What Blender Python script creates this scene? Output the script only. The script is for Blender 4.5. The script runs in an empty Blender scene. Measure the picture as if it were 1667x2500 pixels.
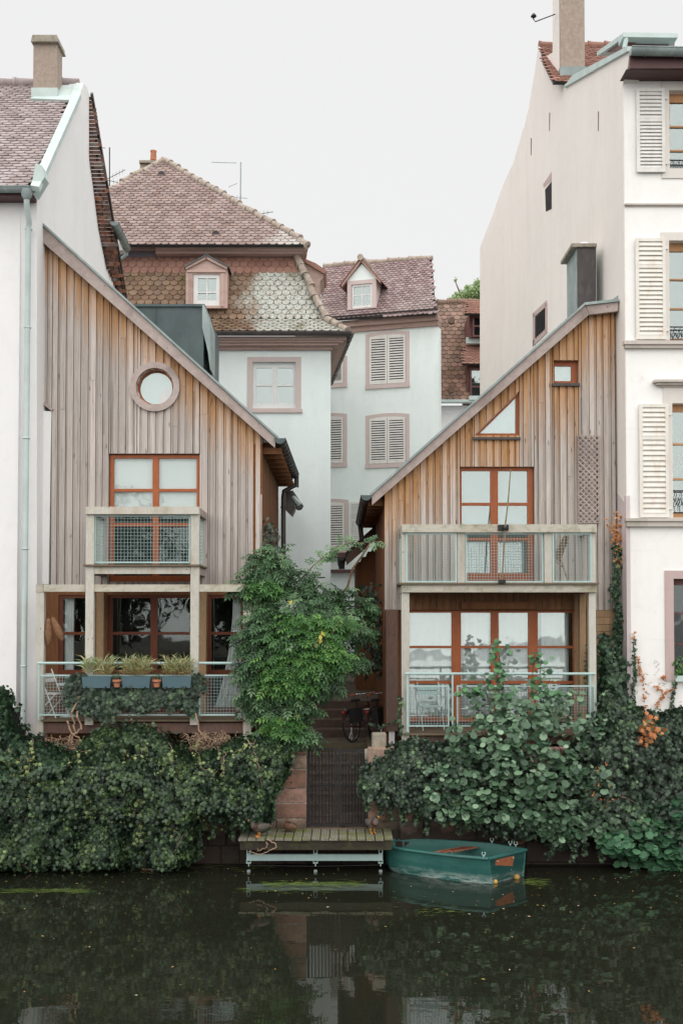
import bpy, bmesh, math, random
import numpy as np
from mathutils import Vector, Matrix
random.seed(7)
rng = np.random.default_rng(11)
scene = bpy.context.scene
R = math.radians
# ------------------------------------------------------------------ camera
F = 2700.0; CX = 833.5; HZ = 1501.0; CAMZ = 4.3; PITCH = R(1.7)
CY = HZ - F*math.tan(PITCH)
cd = bpy.data.cameras.new('camera'); cam = bpy.data.objects.new('camera', cd)
scene.collection.objects.link(cam); scene.camera = cam
cam.location = (0, 0, CAMZ); cam.rotation_euler = (R(90)+PITCH, 0, 0)
cd.sensor_fit = 'VERTICAL'; cd.sensor_height = 36; cd.lens = 36*F/2500
cd.shift_y = (CY-1250)/2500; cd.clip_start = .1; cd.clip_end = 2000
# ------------------------------------------------------------------ sky, sun, exposure
world = bpy.data.worlds.new('World'); scene.world = world; world.use_nodes = True
wn = world.node_tree; wn.nodes.clear()
sky = wn.nodes.new('ShaderNodeTexSky'); sky.sky_type = 'NISHITA'; sky.sun_disc = False
SUN_EL, SUN_AZ = 60, 6      # sun behind the camera
sky.sun_elevation = R(SUN_EL); sky.sun_rotation = R(180+SUN_AZ)
mixw = wn.nodes.new('ShaderNodeMixRGB'); mixw.inputs[0].default_value = .96
mixw.inputs[2].default_value = (9.0, 8.98, 8.94, 1)      # the overcast cloud layer
bgw = wn.nodes.new('ShaderNodeBackground'); bgw.inputs[1].default_value = .1
wo = wn.nodes.new('ShaderNodeOutputWorld')
wn.links.new(sky.outputs[0], mixw.inputs[1]); wn.links.new(mixw.outputs[0], bgw.inputs[0]); wn.links.new(bgw.outputs[0], wo.inputs[0])
ld = bpy.data.lights.new('sun', 'SUN'); sun = bpy.data.objects.new('sun', ld); scene.collection.objects.link(sun)
ld.energy = 3.6; ld.angle = R(125); ld.color = (1, .97, .93)
sun.rotation_euler = (R(90-SUN_EL), 0, R(-SUN_AZ))
scene.view_settings.view_transform = 'Standard'; scene.view_settings.look = 'None'
scene.view_settings.exposure = 0; scene.view_settings.gamma = 1
scene.cycles.max_bounces = 6; scene.cycles.transparent_max_bounces = 12
scene.cycles.use_denoising = True
# ------------------------------------------------------------------ pixel ray -> point on a plane of the place
def ray(px, py):
    u = (px-CX)/F; v = (CY-py)/F
    return Vector((u, math.cos(PITCH)-v*math.sin(PITCH), math.sin(PITCH)+v*math.cos(PITCH)))
def P(px, py, D):
    d = ray(px, py); s = D/d.y
    return Vector((d.x*s, D, CAMZ+d.z*s))
def hit(px, py, p, n):
    d = ray(px, py); o = Vector((0, 0, CAMZ))
    return o + d*((p-o).dot(n)/d.dot(n))
def PZ(px, py, z):
    d = ray(px, py); s = (z-CAMZ)/d.z
    return Vector((d.x*s, d.y*s, z))
# ------------------------------------------------------------------ objects
def link(o): scene.collection.objects.link(o); return o
def tag(o, label=None, cat=None, group=None, kind=None):
    if label: o['label'] = label
    if cat: o['category'] = cat
    if group: o['group'] = group
    if kind: o['kind'] = kind
    return o
def thing(name, loc, label, cat, group=None, kind=None):
    o = link(bpy.data.objects.new(name, None)); o.location = loc; o.empty_display_size = .2
    return tag(o, label, cat, group, kind)
def adopt(o, parent):
    if parent is not None:
        o.parent = parent
        # all parts are modelled in place coordinates: undo the whole chain of offsets
        loc = Vector((0, 0, 0)); q = parent
        while q is not None:
            loc += q.location if q.type == 'EMPTY' else Vector((0, 0, 0)); q = q.parent
        if parent.type == 'EMPTY': o.matrix_parent_inverse = Matrix.Translation(-loc)
    return o
class MB:
    def __init__(s): s.v = []; s.f = []; s.r = []; s.d = []
    def add(s, vs, fs, r=None, d=None):
        b = len(s.v); n = len(vs)
        s.v.extend([tuple(x) for x in vs]); s.f.extend([tuple(i+b for i in q) for q in fs])
        r = random.random() if r is None else r
        s.r.extend([r]*n); s.d.extend(d if isinstance(d, (list, tuple)) else [0 if d is None else d]*n)
    def box(s, x0, x1, y0, y1, z0, z1, r=None, d=None):
        s.add([(x0,y0,z0),(x1,y0,z0),(x1,y1,z0),(x0,y1,z0),(x0,y0,z1),(x1,y0,z1),(x1,y1,z1),(x0,y1,z1)],
              [(0,1,5,4),(1,2,6,5),(2,3,7,6),(3,0,4,7),(4,5,6,7),(3,2,1,0)], r, d)
    def pbox(s, x0, y0, x1, y1, D, t=.1, r=None, d=None):   # front face on plane D, body runs back
        xm, ym = (x0+x1)/2, (y0+y1)/2
        s.box(P(x0,ym,D).x, P(x1,ym,D).x, D, D+t, P(xm,y1,D).z, P(xm,y0,D).z, r, d)
    def prism(s, pts, vec, r=None, d=None):
        n = len(pts); vec = Vector(vec); pts = [Vector(p) for p in pts]
        s.add(pts+[p+vec for p in pts], [tuple(range(n)), tuple(range(2*n-1, n-1, -1))]+[(i, i+n, (i+1)%n+n, (i+1)%n) for i in range(n)], r,
              None if d is None else (list(d)+list(d) if isinstance(d, (list, tuple)) else d))
    def beam(s, a, b, w, h, up=(0,0,1), r=None):
        a = Vector(a); b = Vector(b); t = (b-a).normalized(); up = Vector(up)
        if abs(t.dot(up)) > .98: up = Vector((0,1,0))
        x = t.cross(up).normalized()*w/2; y = x.cross(t).normalized()*h/2
        s.add([a-x-y,a+x-y,a+x+y,a-x+y,b-x-y,b+x-y,b+x+y,b-x+y], [(0,1,2,3),(7,6,5,4),(0,4,5,1),(1,5,6,2),(2,6,7,3),(3,7,4,0)], r)
    def tube(s, pts, r, n=8, cap=True, rr=None):
        pts = [Vector(p) for p in pts]; m = len(pts); rs = r if isinstance(r, (list, tuple)) else [r]*m
        vs = []; up = None
        for i, p in enumerate(pts):
            t = (pts[min(i+1,m-1)]-pts[max(i-1,0)]).normalized()
            if up is None: up = Vector((0,0,1)) if abs(t.z) < .9 else Vector((1,0,0))
            x = t.cross(up)
            if x.length < 1e-4: x = t.cross(Vector((0,1,0)))
            x.normalize(); y = t.cross(x).normalized(); up = x.cross(t)
            for k in range(n):
                a = 2*math.pi*k/n; vs.append(p+(x*math.cos(a)+y*math.sin(a))*rs[i])
        fs = [(i*n+k, i*n+(k+1)%n, (i+1)*n+(k+1)%n, (i+1)*n+k) for i in range(m-1) for k in range(n)]
        if cap: fs += [tuple(range(n-1,-1,-1)), tuple((m-1)*n+k for k in range(n))]
        s.add(vs, fs, rr)
    def lathe(s, c, prof, n=16, axis='z', sx=1, sy=1):
        c = Vector(c); vs = []
        for r_, h in prof:
            for k in range(n):
                a = 2*math.pi*k/n
                q = Vector((r_*math.cos(a)*sx, r_*math.sin(a)*sy, h))
                if axis == 'y': q = Vector((q.x, q.z, q.y))
                if axis == 'x': q = Vector((q.z, q.x, q.y))
                vs.append(c+q)
        m = len(prof)
        s.add(vs, [(i*n+k, i*n+(k+1)%n, (i+1)*n+(k+1)%n, (i+1)*n+k) for i in range(m-1) for k in range(n)]+[tuple(range(n-1,-1,-1)), tuple((m-1)*n+k for k in range(n))])
    def build(s, name, mat, parent=None, smooth=False, fix=True):
        me = bpy.data.meshes.new(name); me.from_pydata(s.v, [], s.f); me.update()
        me.attributes.new('rnd', 'FLOAT', 'POINT').data.foreach_set('value', s.r)
        me.attributes.new('dt', 'FLOAT', 'POINT').data.foreach_set('value', s.d)
        if fix:
            bm = bmesh.new(); bm.from_mesh(me); bmesh.ops.recalc_face_normals(bm, faces=bm.faces); bm.to_mesh(me); bm.free()
        if smooth:
            me.polygons.foreach_set('use_smooth', [True]*len(me.polygons))
            try: me.set_sharp_from_angle(angle=R(40))
            except Exception: pass
        me.materials.append(mat)
        o = link(bpy.data.objects.new(name, me)); return adopt(o, parent)
# ------------------------------------------------------------------ materials
class NT:
    def __init__(s, name):
        s.m = bpy.data.materials.new(name); s.m.use_nodes = True; s.t = s.m.node_tree; s.t.nodes.clear()
        s.out = s.n('ShaderNodeOutputMaterial'); s.co = s.n('ShaderNodeTexCoord').outputs['Object']
    def n(s, typ, **kw):
        nd = s.t.nodes.new(typ)
        for k, v in kw.items(): setattr(nd, k, v)
        return nd
    def L(s, a, b): s.t.links.new(a, b)
    def put(s, sock, v):
        if isinstance(v, bpy.types.NodeSocket): s.L(v, sock)
        elif isinstance(v, (tuple, list)): sock.default_value = (*v, 1) if len(v) == 3 and sock.type == 'RGBA' else v
        else: sock.default_value = v
    def map(s, scale, co=None):
        m = s.n('ShaderNodeMapping'); s.L(co or s.co, m.inputs[0]); m.inputs['Scale'].default_value = scale; return m.outputs[0]
    def noise(s, scale=(1,1,1), detail=4, rough=.55, dist=0):
        x = s.n('ShaderNodeTexNoise'); s.L(s.map(scale), x.inputs['Vector']); x.inputs['Scale'].default_value = 1
        x.inputs['Detail'].default_value = detail; x.inputs['Roughness'].default_value = rough; x.inputs['Distortion'].default_value = dist; return x.outputs['Fac']
    def att(s, name):
        a = s.n('ShaderNodeAttribute'); a.attribute_name = name; return a.outputs['Fac']
    def math(s, op, a, b=0, c=None):
        m = s.n('ShaderNodeMath', operation=op); s.put(m.inputs[0], a); s.put(m.inputs[1], b)
        if c is not None: s.put(m.inputs[2], c)
        return m.outputs[0]
    def ramp(s, v, a, b, x=0., y=1.):
        m = s.n('ShaderNodeMapRange'); m.clamp = True; s.put(m.inputs[0], v)
        for i, q in enumerate((a, b, x, y)): s.put(m.inputs[i+1], q)
        return m.outputs[0]
    def mix(s, f, a, b, mode='MIX'):
        m = s.n('ShaderNodeMixRGB', blend_type=mode); s.put(m.inputs[0], f); s.put(m.inputs[1], a); s.put(m.inputs[2], b); return m.outputs[0]
    def cols(s, f, stops):
        c = s.n('ShaderNodeValToRGB'); s.put(c.inputs[0], f); e = c.color_ramp.elements
        while len(e) < len(stops): e.new(.5)
        for i, (p, col) in enumerate(stops): e[i].position = p; e[i].color = (*col, 1)
        return c.outputs[0]
    def done(s, col, rough=.7, bump=None, bs=.3, bd=.01, metal=0, spec=.3, sub=None, **kw):
        p = s.n('ShaderNodeBsdfPrincipled'); s.put(p.inputs['Base Color'], col); s.put(p.inputs['Roughness'], rough)
        p.inputs['Metallic'].default_value = metal; p.inputs['Specular IOR Level'].default_value = spec
        if bump is not None:
            b = s.n('ShaderNodeBump'); b.inputs['Strength'].default_value = bs; b.inputs['Distance'].default_value = bd
            s.L(bump, b.inputs['Height']); s.L(b.outputs[0], p.inputs['Normal'])
        if sub:      # thin leaf: part of the light passes through
            t = s.n('ShaderNodeBsdfTranslucent'); s.put(t.inputs[0], col); ms = s.n('ShaderNodeMixShader'); ms.inputs[0].default_value = sub
            s.L(p.outputs[0], ms.inputs[1]); s.L(t.outputs[0], ms.inputs[2]); s.L(ms.outputs[0], s.out.inputs[0])
        else: s.L(p.outputs[0], s.out.inputs[0])
        return s.m
def plaster(name, col, dirt=(.45,.42,.38), amt=.35, low=None, rough=.85):
    t = NT(name); st = t.noise((2.0,2.0,.26), 6, .68, .5); bl = t.noise((.5,.5,.5), 4); fine = t.noise((60,60,60), 2)
    f = t.math('MULTIPLY', t.ramp(st, .48, .75), amt)
    c = t.mix(f, col, dirt); c = t.mix(t.ramp(bl, .35, .75, 0, .3), c, tuple(x*.82 for x in col)); c = t.mix(t.ramp(t.noise((1.7,1.7,1.1), 6, .7, 1.5), .50, .60, 0, .16), c, tuple(x*.80 for x in col)); c = t.mix(t.ramp(t.noise((5,5,3), 6, .75), .60, .70, 0, .22), c, dirt)
    c = t.mix(t.ramp(t.noise((.9,.9,9), 3), .62, .8, 0, .12), c, dirt)
    return t.done(c, rough, t.math('ADD', fine, t.math('MULTIPLY', t.noise((4,4,4), 3), 2)), .25, .006)
def cladding_mat(name, grey1, grey2, or1, or2, reach=1.0):
    t = NT(name); r = t.att('rnd'); d = t.att('dt')
    co = t.n('ShaderNodeCombineXYZ'); t.L(t.math('MULTIPLY', r, 37.), co.inputs[0]); t.L(t.math('MULTIPLY', r, 91.), co.inputs[2])
    va = t.n('ShaderNodeVectorMath', operation='ADD'); t.L(t.co, va.inputs[0]); t.L(co.outputs[0], va.inputs[1]); t.co = va.outputs[0]
    g = t.noise((45,45,1.6), 5, .65, 1.2); g2 = t.noise((18,18,.9), 4, .6, .6); big = t.noise((1.2,1.2,.9), 3)
    dd = t.math('ADD', d, t.math('MULTIPLY', t.math('SUBTRACT', g2, .5), 1.3*reach))
    dd = t.math('ADD', dd, t.math('MULTIPLY', t.math('SUBTRACT', r, .5), .55*reach))
    f = t.ramp(dd, .05*reach, 1.15*reach)
    orange = t.mix(t.ramp(g, .3, .7), or1, or2); grey = t.mix(t.ramp(g, .3, .72), grey1, grey2)
    grey = t.mix(t.ramp(big, .35, .7, 0, .35), grey, tuple(x*y for x, y in zip(grey1, (.98, .90, .88))))
    c = t.mix(f, orange, grey)
    v = t.n('ShaderNodeTexVoronoi'); t.L(t.map((9,9,1.9)), v.inputs['Vector']); v.inputs['Scale'].default_value = 1
    k = t.ramp(v.outputs['Distance'], .05, .13, 1, 0)
    c = t.mix(t.math('MULTIPLY', k, .75), c, (.10,.055,.035))
    c = t.mix(t.ramp(t.noise((30,30,.5), 3), .55, .72, 0, .55), c, (.17,.13,.11)); c = t.mix(t.ramp(t.noise((70,70,22), 2), .70, .74, 0, .6), c, (.09,.07,.06))
    br = t.ramp(r, 0, 1, .80, 1.10); m = t.n('ShaderNodeVectorMath', operation='SCALE'); t.L(c, m.inputs[0]); t.L(br, m.inputs['Scale'])
    return t.done(m.outputs[0], .82, g, .35, .004, spec=.15)
def wood_mat(name, c1, c2, stain=(.25,.12,.04), amt=.35, axis=(6,6,1.5), rough=.8, moss=0):
    t = NT(name); r = t.att('rnd')
    g = t.noise(tuple(a*7 for a in axis), 5, .65, 1); s = t.noise(axis, 4, .6)
    c = t.mix(t.ramp(g, .3, .7), c1, c2); c = t.mix(t.ramp(s, .52, .72, 0, amt), c, stain)
    v = t.n('ShaderNodeTexVoronoi'); t.L(t.map((5,5,5)), v.inputs['Vector']); v.inputs['Scale'].default_value = 1
    c = t.mix(t.ramp(v.outputs['Distance'], .04, .1, .7, 0), c, (.07,.045,.03))
    if moss: c = t.mix(t.ramp(t.noise((5,5,5), 5, .7), .5, .68, 0, moss), c, (.10,.13,.03))
    m = t.n('ShaderNodeVectorMath', operation='SCALE'); t.L(c, m.inputs[0]); t.L(t.ramp(r, 0, 1, .85, 1.1), m.inputs['Scale'])
    return t.done(m.outputs[0], rough, g, .35, .004, spec=.2)
def tile_mat(name, stops, lichen=.0, lc=(.52,.55,.50), lthr=.5, moss=.15, lscale=.35, xr=None):
    t = NT(name); r = t.att('rnd'); c = t.cols(r, stops)
    c = t.mix(t.ramp(t.noise((9,9,9), 4), .4, .75, 0, .35), c, (.12,.08,.06))
    patch = t.noise((lscale,lscale,lscale*1.3), 2, .5)
    if xr:
        sx = t.n('ShaderNodeSeparateXYZ'); t.L(t.co, sx.inputs[0]); patch = t.math('ADD', t.ramp(sx.outputs['X'], xr[0], xr[1], -.12, .34), t.math('ADD', t.math('MULTIPLY', patch, .5), t.math('MULTIPLY', t.noise((2.2,2.2,1.2), 4, .6), .5)))
    f = t.math('MULTIPLY', t.ramp(patch, lthr, lthr+.16), t.ramp(t.noise((16,16,16), 5, .7), .34, .52))
    c = t.mix(t.math('MULTIPLY', f, lichen), c, lc)
    c = t.mix(t.ramp(t.noise((1.3,1.3,1.3), 5, .7), .58, .7, 0, moss), c, (.13,.12,.04))
    return t.done(c, .8, t.noise((50,50,50), 3), .3, .004, spec=.25)
def plain(name, col, rough=.6, metal=0, var=.15, spec=.4, bump=True, sc=6, dirt=None, damt=.4):
    t = NT(name); n = t.noise((sc,sc,sc), 5, .6)
    c = t.mix(t.ramp(n, .35, .7, 0, 1), col, tuple(x*(1-var) for x in col))
    if dirt: c = t.mix(t.ramp(t.noise((sc*1.7,sc*1.7,sc*.5), 5, .65), .5, .7, 0, damt), c, dirt)
    return t.done(c, t.ramp(n, .3, .7, rough*.85, min(1, rough*1.15)), n if bump else None, .15, .004, metal, spec)
def glass_mat(name, refl=.35, tint=(.62,.69,.68), wob=.004):
    t = NT(name); g = t.n('ShaderNodeBsdfGlossy'); g.inputs[0].default_value = (*tint, 1); g.inputs['Roughness'].default_value = .02
    tr = t.n('ShaderNodeBsdfTransparent'); tr.inputs[0].default_value = (.93,.95,.945,1)
    b = t.n('ShaderNodeBump'); b.inputs['Strength'].default_value = .5; b.inputs['Distance'].default_value = wob
    t.L(t.noise((2.5,2.5,2.5), 1), b.inputs['Height']); t.L(b.outputs[0], g.inputs['Normal'])
    lw = t.n('ShaderNodeLayerWeight'); lw.inputs[0].default_value = .25
    f = t.math('ADD', t.math('MULTIPLY', lw.outputs['Fresnel'], .6), refl)
    m = t.n('ShaderNodeMixShader'); t.put(m.inputs[0], f); t.L(tr.outputs[0], m.inputs[1]); t.L(g.outputs[0], m.inputs[2]); t.L(m.outputs[0], t.out.inputs[0])
    return t.m
def leaf_mat(name, stops, rough=.5, spec=.35, sub=.15):
    t = NT(name); c = t.cols(t.att('rnd'), stops)
    c = t.mix(t.ramp(t.noise((1.6,1.6,1.6), 3), .35, .7, 0, .35), c, stops[0][1])
    return t.done(c, rough, None, spec=spec, sub=sub)
M = {}
M['white'] = plaster('white_render', (.80,.795,.79), (.55,.48,.46), .14)
M['beige'] = plaster('beige_render', (.80,.75,.705), (.52,.44,.38), .17)
M['cream'] = plaster('cream_render', (.88,.865,.845), (.5,.46,.38), .22)
M['blue'] = plaster('pale_blue_render', (.82,.895,.885), (.58,.66,.64), .3)
M['pink'] = plaster('pink_stone', (.52,.40,.38), (.3,.24,.2), .4)
M['pinkband'] = plaster('pink_grey_render', (.60,.53,.53), (.4,.33,.32), .4)
M['trim'] = wood_mat('pinkish_painted_wood', (.52,.38,.34), (.42,.29,.25), (.22,.13,.09), .35, (1.2,6,6))
M['trimp'] = plaster('pink_window_surround', (.60,.50,.48), (.4,.3,.28), .25)
M['clad'] = cladding_mat('weathered_larch', (.57,.52,.48), (.34,.305,.28), (.62,.37,.185), (.36,.17,.07))
M['cladr'] = cladding_mat('weathered_larch_warm', (.57,.52,.475), (.34,.305,.275), (.60,.35,.17), (.34,.155,.06), 1.45)
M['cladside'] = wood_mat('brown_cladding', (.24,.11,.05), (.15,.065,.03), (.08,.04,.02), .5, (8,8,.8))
M['barge'] = wood_mat('greyed_board', (.44,.37,.34), (.33,.27,.25), (.13,.09,.08), .5, (1.2,6,1.2))
M['post'] = wood_mat('pale_weathered_beam', (.58,.56,.50), (.46,.44,.38), (.33,.20,.09), .4, (5,5,1.2), moss=.1)
M['postm'] = wood_mat('mossy_weathered_beam', (.54,.51,.44), (.42,.40,.33), (.30,.17,.07), .5, (1.2,5,5), moss=.45)
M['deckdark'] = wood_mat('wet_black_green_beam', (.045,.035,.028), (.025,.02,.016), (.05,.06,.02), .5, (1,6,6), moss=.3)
M['postdark'] = wood_mat('old_dark_beam', (.17,.11,.09), (.10,.065,.055), (.25,.10,.04), .3, (6,6,1))
M['golden'] = wood_mat('golden_beam', (.37,.25,.15), (.26,.165,.09), (.15,.08,.04), .4, (6,6,1))
M['floorw'] = wood_mat('old_floor_boards', (.20,.15,.11), (.12,.09,.065), (.10,.09,.04), .5, (2,6,6), moss=.4)
M['orange'] = wood_mat('orange_brown_window_paint', (.36,.115,.045), (.28,.08,.03), (.20,.04,.015), .3, (4,4,1), rough=.45)
M['orangeshade'] = wood_mat('shaded_orange_brown_window_paint', (.15,.045,.022), (.10,.03,.016), (.05,.015,.01), .3, (4,4,1), rough=.45)  # orange-brown window paint with the gallery's shade put into its colour
M['oak'] = wood_mat('light_oak_window', (.52,.29,.14), (.42,.22,.10), (.25,.13,.06), .3, (4,4,1), rough=.5)
M['redbrown'] = plain('red_brown_paint', (.13,.05,.045), .55)
M['soffit'] = plain('plum_brown_paint', (.11,.055,.055), .6, sc=2)
M['patina'] = plain('pale_green_patina', (.50,.59,.57), .6, 0, .15, sc=3, dirt=(.58,.62,.60))
M['patinad'] = plain('grey_green_patina', (.27,.33,.325), .5, 0, .25, sc=3, dirt=(.5,.55,.52))
M['wire'] = plain('galvanised_wire', (.30,.40,.39), .5, 0, .1, sc=8)
M['galv'] = plain('painted_pale_green_steel', (.40,.54,.52), .45, 0, .12, sc=8)
M['green'] = plain('dark_green_copper', (.065,.095,.097), .45, 0, .25, sc=2, dirt=(.09,.14,.13))
M['darkm'] = plain('dark_brown_metal', (.055,.045,.042), .5, 0, .2, sc=5, dirt=(.12,.11,.10))
M['black'] = plain('black_iron', (.02,.02,.022), .5)
M['iron'] = plain('rusty_grey_iron', (.016,.016,.018), .6, 0, .3, sc=12, dirt=(.07,.045,.035), damt=.3)
M['whitew'] = plain('white_painted_wood', (.74,.74,.73), .5, 0, .08, sc=4)
M['shutter'] = plain('peeling_white_paint', (.74,.73,.70), .6, 0, .08, sc=5, dirt=(.42,.36,.30), damt=.25)
M['shuttero'] = plain('peeling_cream_paint', (.76,.73,.67), .6, 0, .08, sc=5, dirt=(.55,.36,.2), damt=.35)
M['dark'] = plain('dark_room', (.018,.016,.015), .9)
M['roomteal'] = plain('teal_grey_blind', (.13,.22,.21), .8, sc=2)
M['blind'] = plain('white_blind', (.86,.88,.87), .85, 0, .06, sc=1.2)
M['panel'] = plain('pale_grey_panel', (.46,.53,.53), .8, 0, .08, sc=1.5)
M['curtain'] = plain('white_net_curtain', (.9,.91,.91), .9, 0, .1, sc=3)
M['glassu'] = glass_mat('pane_reflecting_sky', .24)
M['glassd'] = glass_mat('clear_pane', .05)
M['glassm'] = glass_mat('pane', .20)
M['concrete'] = plain('roughcast_chimney', (.36,.29,.24), .95, 0, .25, sc=14, dirt=(.46,.37,.31), damt=.4)
M['stonecap'] = plain('lichen_stone_cap', (.36,.32,.26), .95, 0, .4, sc=10, dirt=(.15,.14,.09), damt=.8)
M['brick'] = tile_mat('brown_orange_lath_bricks', [(0,(.045,.022,.016)),(.5,(.085,.035,.022)),(.85,(.20,.07,.035)),(.93,(.12,.10,.09)),(1,(.14,.12,.11))])
M['terracotta'] = plain('terracotta', (.50,.20,.11), .8, 0, .25, sc=9)
PK = [(0,(.30,.17,.16)),(.35,(.38,.24,.23)),(.7,(.46,.32,.30)),(1,(.34,.22,.24))]
M['tileg'] = tile_mat('grey_mauve_tiles', [(0,(.29,.24,.235)),(.5,(.36,.305,.305)),(1,(.42,.37,.375))], .1, moss=.05)
M['tileu'] = tile_mat('old_rose_tiles_with_lichen', [(0,(.21,.15,.135)),(.4,(.285,.21,.19)),(.8,(.345,.265,.245)),(1,(.26,.205,.20))], .8, lthr=.66, lc=(.55,.55,.52), xr=(-3.6,-1.0))
M['tilem'] = tile_mat('mossy_brown_tiles_with_white_lichen', [(0,(.15,.095,.065)),(.45,(.22,.145,.095)),(.85,(.27,.185,.125)),(1,(.19,.135,.10))], .92, lthr=.6, lc=(.50,.53,.49), moss=.6, lscale=.3, xr=(-3.5,-2.0))
M['tiler'] = tile_mat('red_ridge_tiles', [(0,(.28,.145,.115)),(1,(.36,.20,.155))])
M['tilep'] = tile_mat('mauve_tiles', [(0,(.21,.145,.145)),(.5,(.285,.205,.205)),(.85,(.36,.28,.28)),(1,(.26,.195,.20))], .15)
M['tileb'] = tile_mat('brown_tiles', [(0,(.13,.075,.055)),(.5,(.22,.13,.095)),(.9,(.30,.18,.135)),(1,(.26,.14,.12))], .1, moss=.4)
M['ridge'] = plain('lichen_covered_ridge_tile', (.38,.31,.26), .95, 0, .35, sc=7, dirt=(.52,.50,.44), damt=.7)
# ================================================================== builders
def wall(mb, x0, x1, z0, z1, D, t, holes=()):          # a flat wall with rectangular openings
    xs = sorted({x0, x1, *[min(max(q, x0), x1) for h in holes for q in h[:2]]}); zs = sorted({z0, z1, *[min(max(q, z0), z1) for h in holes for q in h[2:]]})
    r = random.random()
    for i in range(len(xs)-1):
        j = 0
        while j < len(zs)-1:
            a, b, c, d = xs[i], xs[i+1], zs[j], zs[j+1]; k = j+1
            inh = lambda c, d: any(h[0] <= (a+b)/2 <= h[1] and h[2] <= (c+d)/2 <= h[3] for h in holes)
            if inh(c, d): j += 1; continue
            while k < len(zs)-1 and not inh(zs[k], zs[k+1]): k += 1
            mb.box(a, b, D, D+t, c, zs[k], r); j = k
def hole(x0, y0, x1, y1, D):
    xm, ym = (x0+x1)/2, (y0+y1)/2
    return (P(x0,ym,D).x, P(x1,ym,D).x, P(xm,y1,D).z, P(xm,y0,D).z)
def win(root, rect, D, panes, mat, glass, back='dark', rec=.07, name='window', bdepth=.3, bmat=None, thick=.06, bname='room_shade'):
    x0, y0, x1, y1 = rect; Df = D+rec
    mb = MB(); h = hole(x0, y0, x1, y1, D); wall(mb, *h, Df, thick, [hole(*p, D) for p in panes]); f = mb.build(name, mat, root)
    g = MB()
    for p in panes:
        q = hole(*p, D); g.box(q[0]-.005, q[1]+.005, Df+.03, Df+.036, q[2]-.005, q[3]+.005)
    g.build('pane', glass, f)
    b = MB()
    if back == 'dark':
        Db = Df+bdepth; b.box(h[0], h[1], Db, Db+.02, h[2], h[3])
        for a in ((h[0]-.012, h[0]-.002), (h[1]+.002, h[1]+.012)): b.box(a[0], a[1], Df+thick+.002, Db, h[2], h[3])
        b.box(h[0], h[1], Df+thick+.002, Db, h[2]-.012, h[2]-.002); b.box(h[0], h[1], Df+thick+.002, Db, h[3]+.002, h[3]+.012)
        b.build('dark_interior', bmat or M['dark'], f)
    else:
        b.box(h[0], h[1], Df+thick+.03, Df+thick+.04, h[2], h[3]); b.build(bname, bmat or M['blind'], f)
    return f
def inside(poly, u, v):
    c = False; n = len(poly)
    for i in range(n):
        a, b = poly[i], poly[(i+1) % n]
        if (a[1] > v) != (b[1] > v) and u < (b[0]-a[0])*(v-a[1])/(b[1]-a[1])+a[0]: c = not c
    return c
def tiled(A, B, C, poly, w, e, name, mat, root, sheet=True, arc=.35, pxpoly=True, skip=None, under=None):
    """rows of plain tiles with rounded ends on the plane ABC (AB along the eave), inside poly"""
    A = Vector(A); u = (Vector(B)-A).normalized(); n = u.cross(Vector(C)-A).normalized(); v = n.cross(u)
    if n.y > 0: n = -n
    pts = [hit(x, y, A, n) for x, y in poly] if pxpoly else [Vector(p) for p in poly]
    uv = [((p-A).dot(u), (p-A).dot(v)) for p in pts]
    s = 1 if v.z > 0 else -1
    v = v*s; uv = [(a, b*s) for a, b in uv]
    mb = MB(); u0, u1 = min(a for a, b in uv), max(a for a, b in uv); v0, v1 = min(b for a, b in uv), max(b for a, b in uv)
    row = 0; vv = v0-.001
    while vv < v1:
        off = (row % 2)*w/2; k = math.floor((u0-off)/w)-1
        while k*w+off < u1+w:
            uc = k*w+off+w/2; k += 1
            if not inside(uv, uc, vv+e*.5): continue
            if skip and skip(uc, vv+e*.5): continue
            hw = w*.485; j = random.uniform(-.03, .03); jv = random.uniform(-.011, .011)+(-.03 if random.random() < .012 else 0); lo, hi = .028+random.uniform(-.004, .006), .004
            top = vv+e*1.35
            O = lambda a, b, h: A+u*(a)+v*(b)+n*h
            arcp = [(-hw, arc*w), (-hw*.86, arc*w*.45), (-hw*.45, arc*w*.08), (0, 0), (hw*.45, arc*w*.08), (hw*.86, arc*w*.45), (hw, arc*w)]
            up = [O(uc+a, vv+b+jv, lo+j*a) for a, b in arcp]; dn = [O(uc+a, vv+b+jv, lo-.022) for a, b in arcp]
            tp = [O(uc+hw, top, hi), O(uc-hw, top, hi)]
            mb.add(up+tp+dn, [tuple(range(9))]+[(i, i+9, i+10, i+1) for i in range(6)])
        vv += e; row += 1
    o = mb.build(name, mat, root, fix=False)
    if sheet:
        sm = MB(); sm.prism([p-n*.012 for p in pts], -n*.05); sm.build('roof_deck', under or M['black'], o if root else None)
    return o
def ridge_tiles(pts, r, step, name, mat, root, jit=.02):
    mb = MB()
    for a, b in zip(pts[:-1], pts[1:]):
        a = Vector(a); b = Vector(b); L = (b-a).length; n = max(1, round(L/step)); t = (b-a)/n
        for i in range(n):
            p = a+t*i; q = p+t*1.08; j = Vector((random.uniform(-jit, jit), 0, random.uniform(-jit, jit)))
            mb.tube([p+j, p+j+t*.1, q+j*.5], [r*1.13, r*1.1, r*.86], 9)
            mb.tube([p+j-t*.04, p+j+t*.09], [r*1.28, r*1.22], 9)
    return mb.build(name, mat, root, smooth=True)
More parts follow.
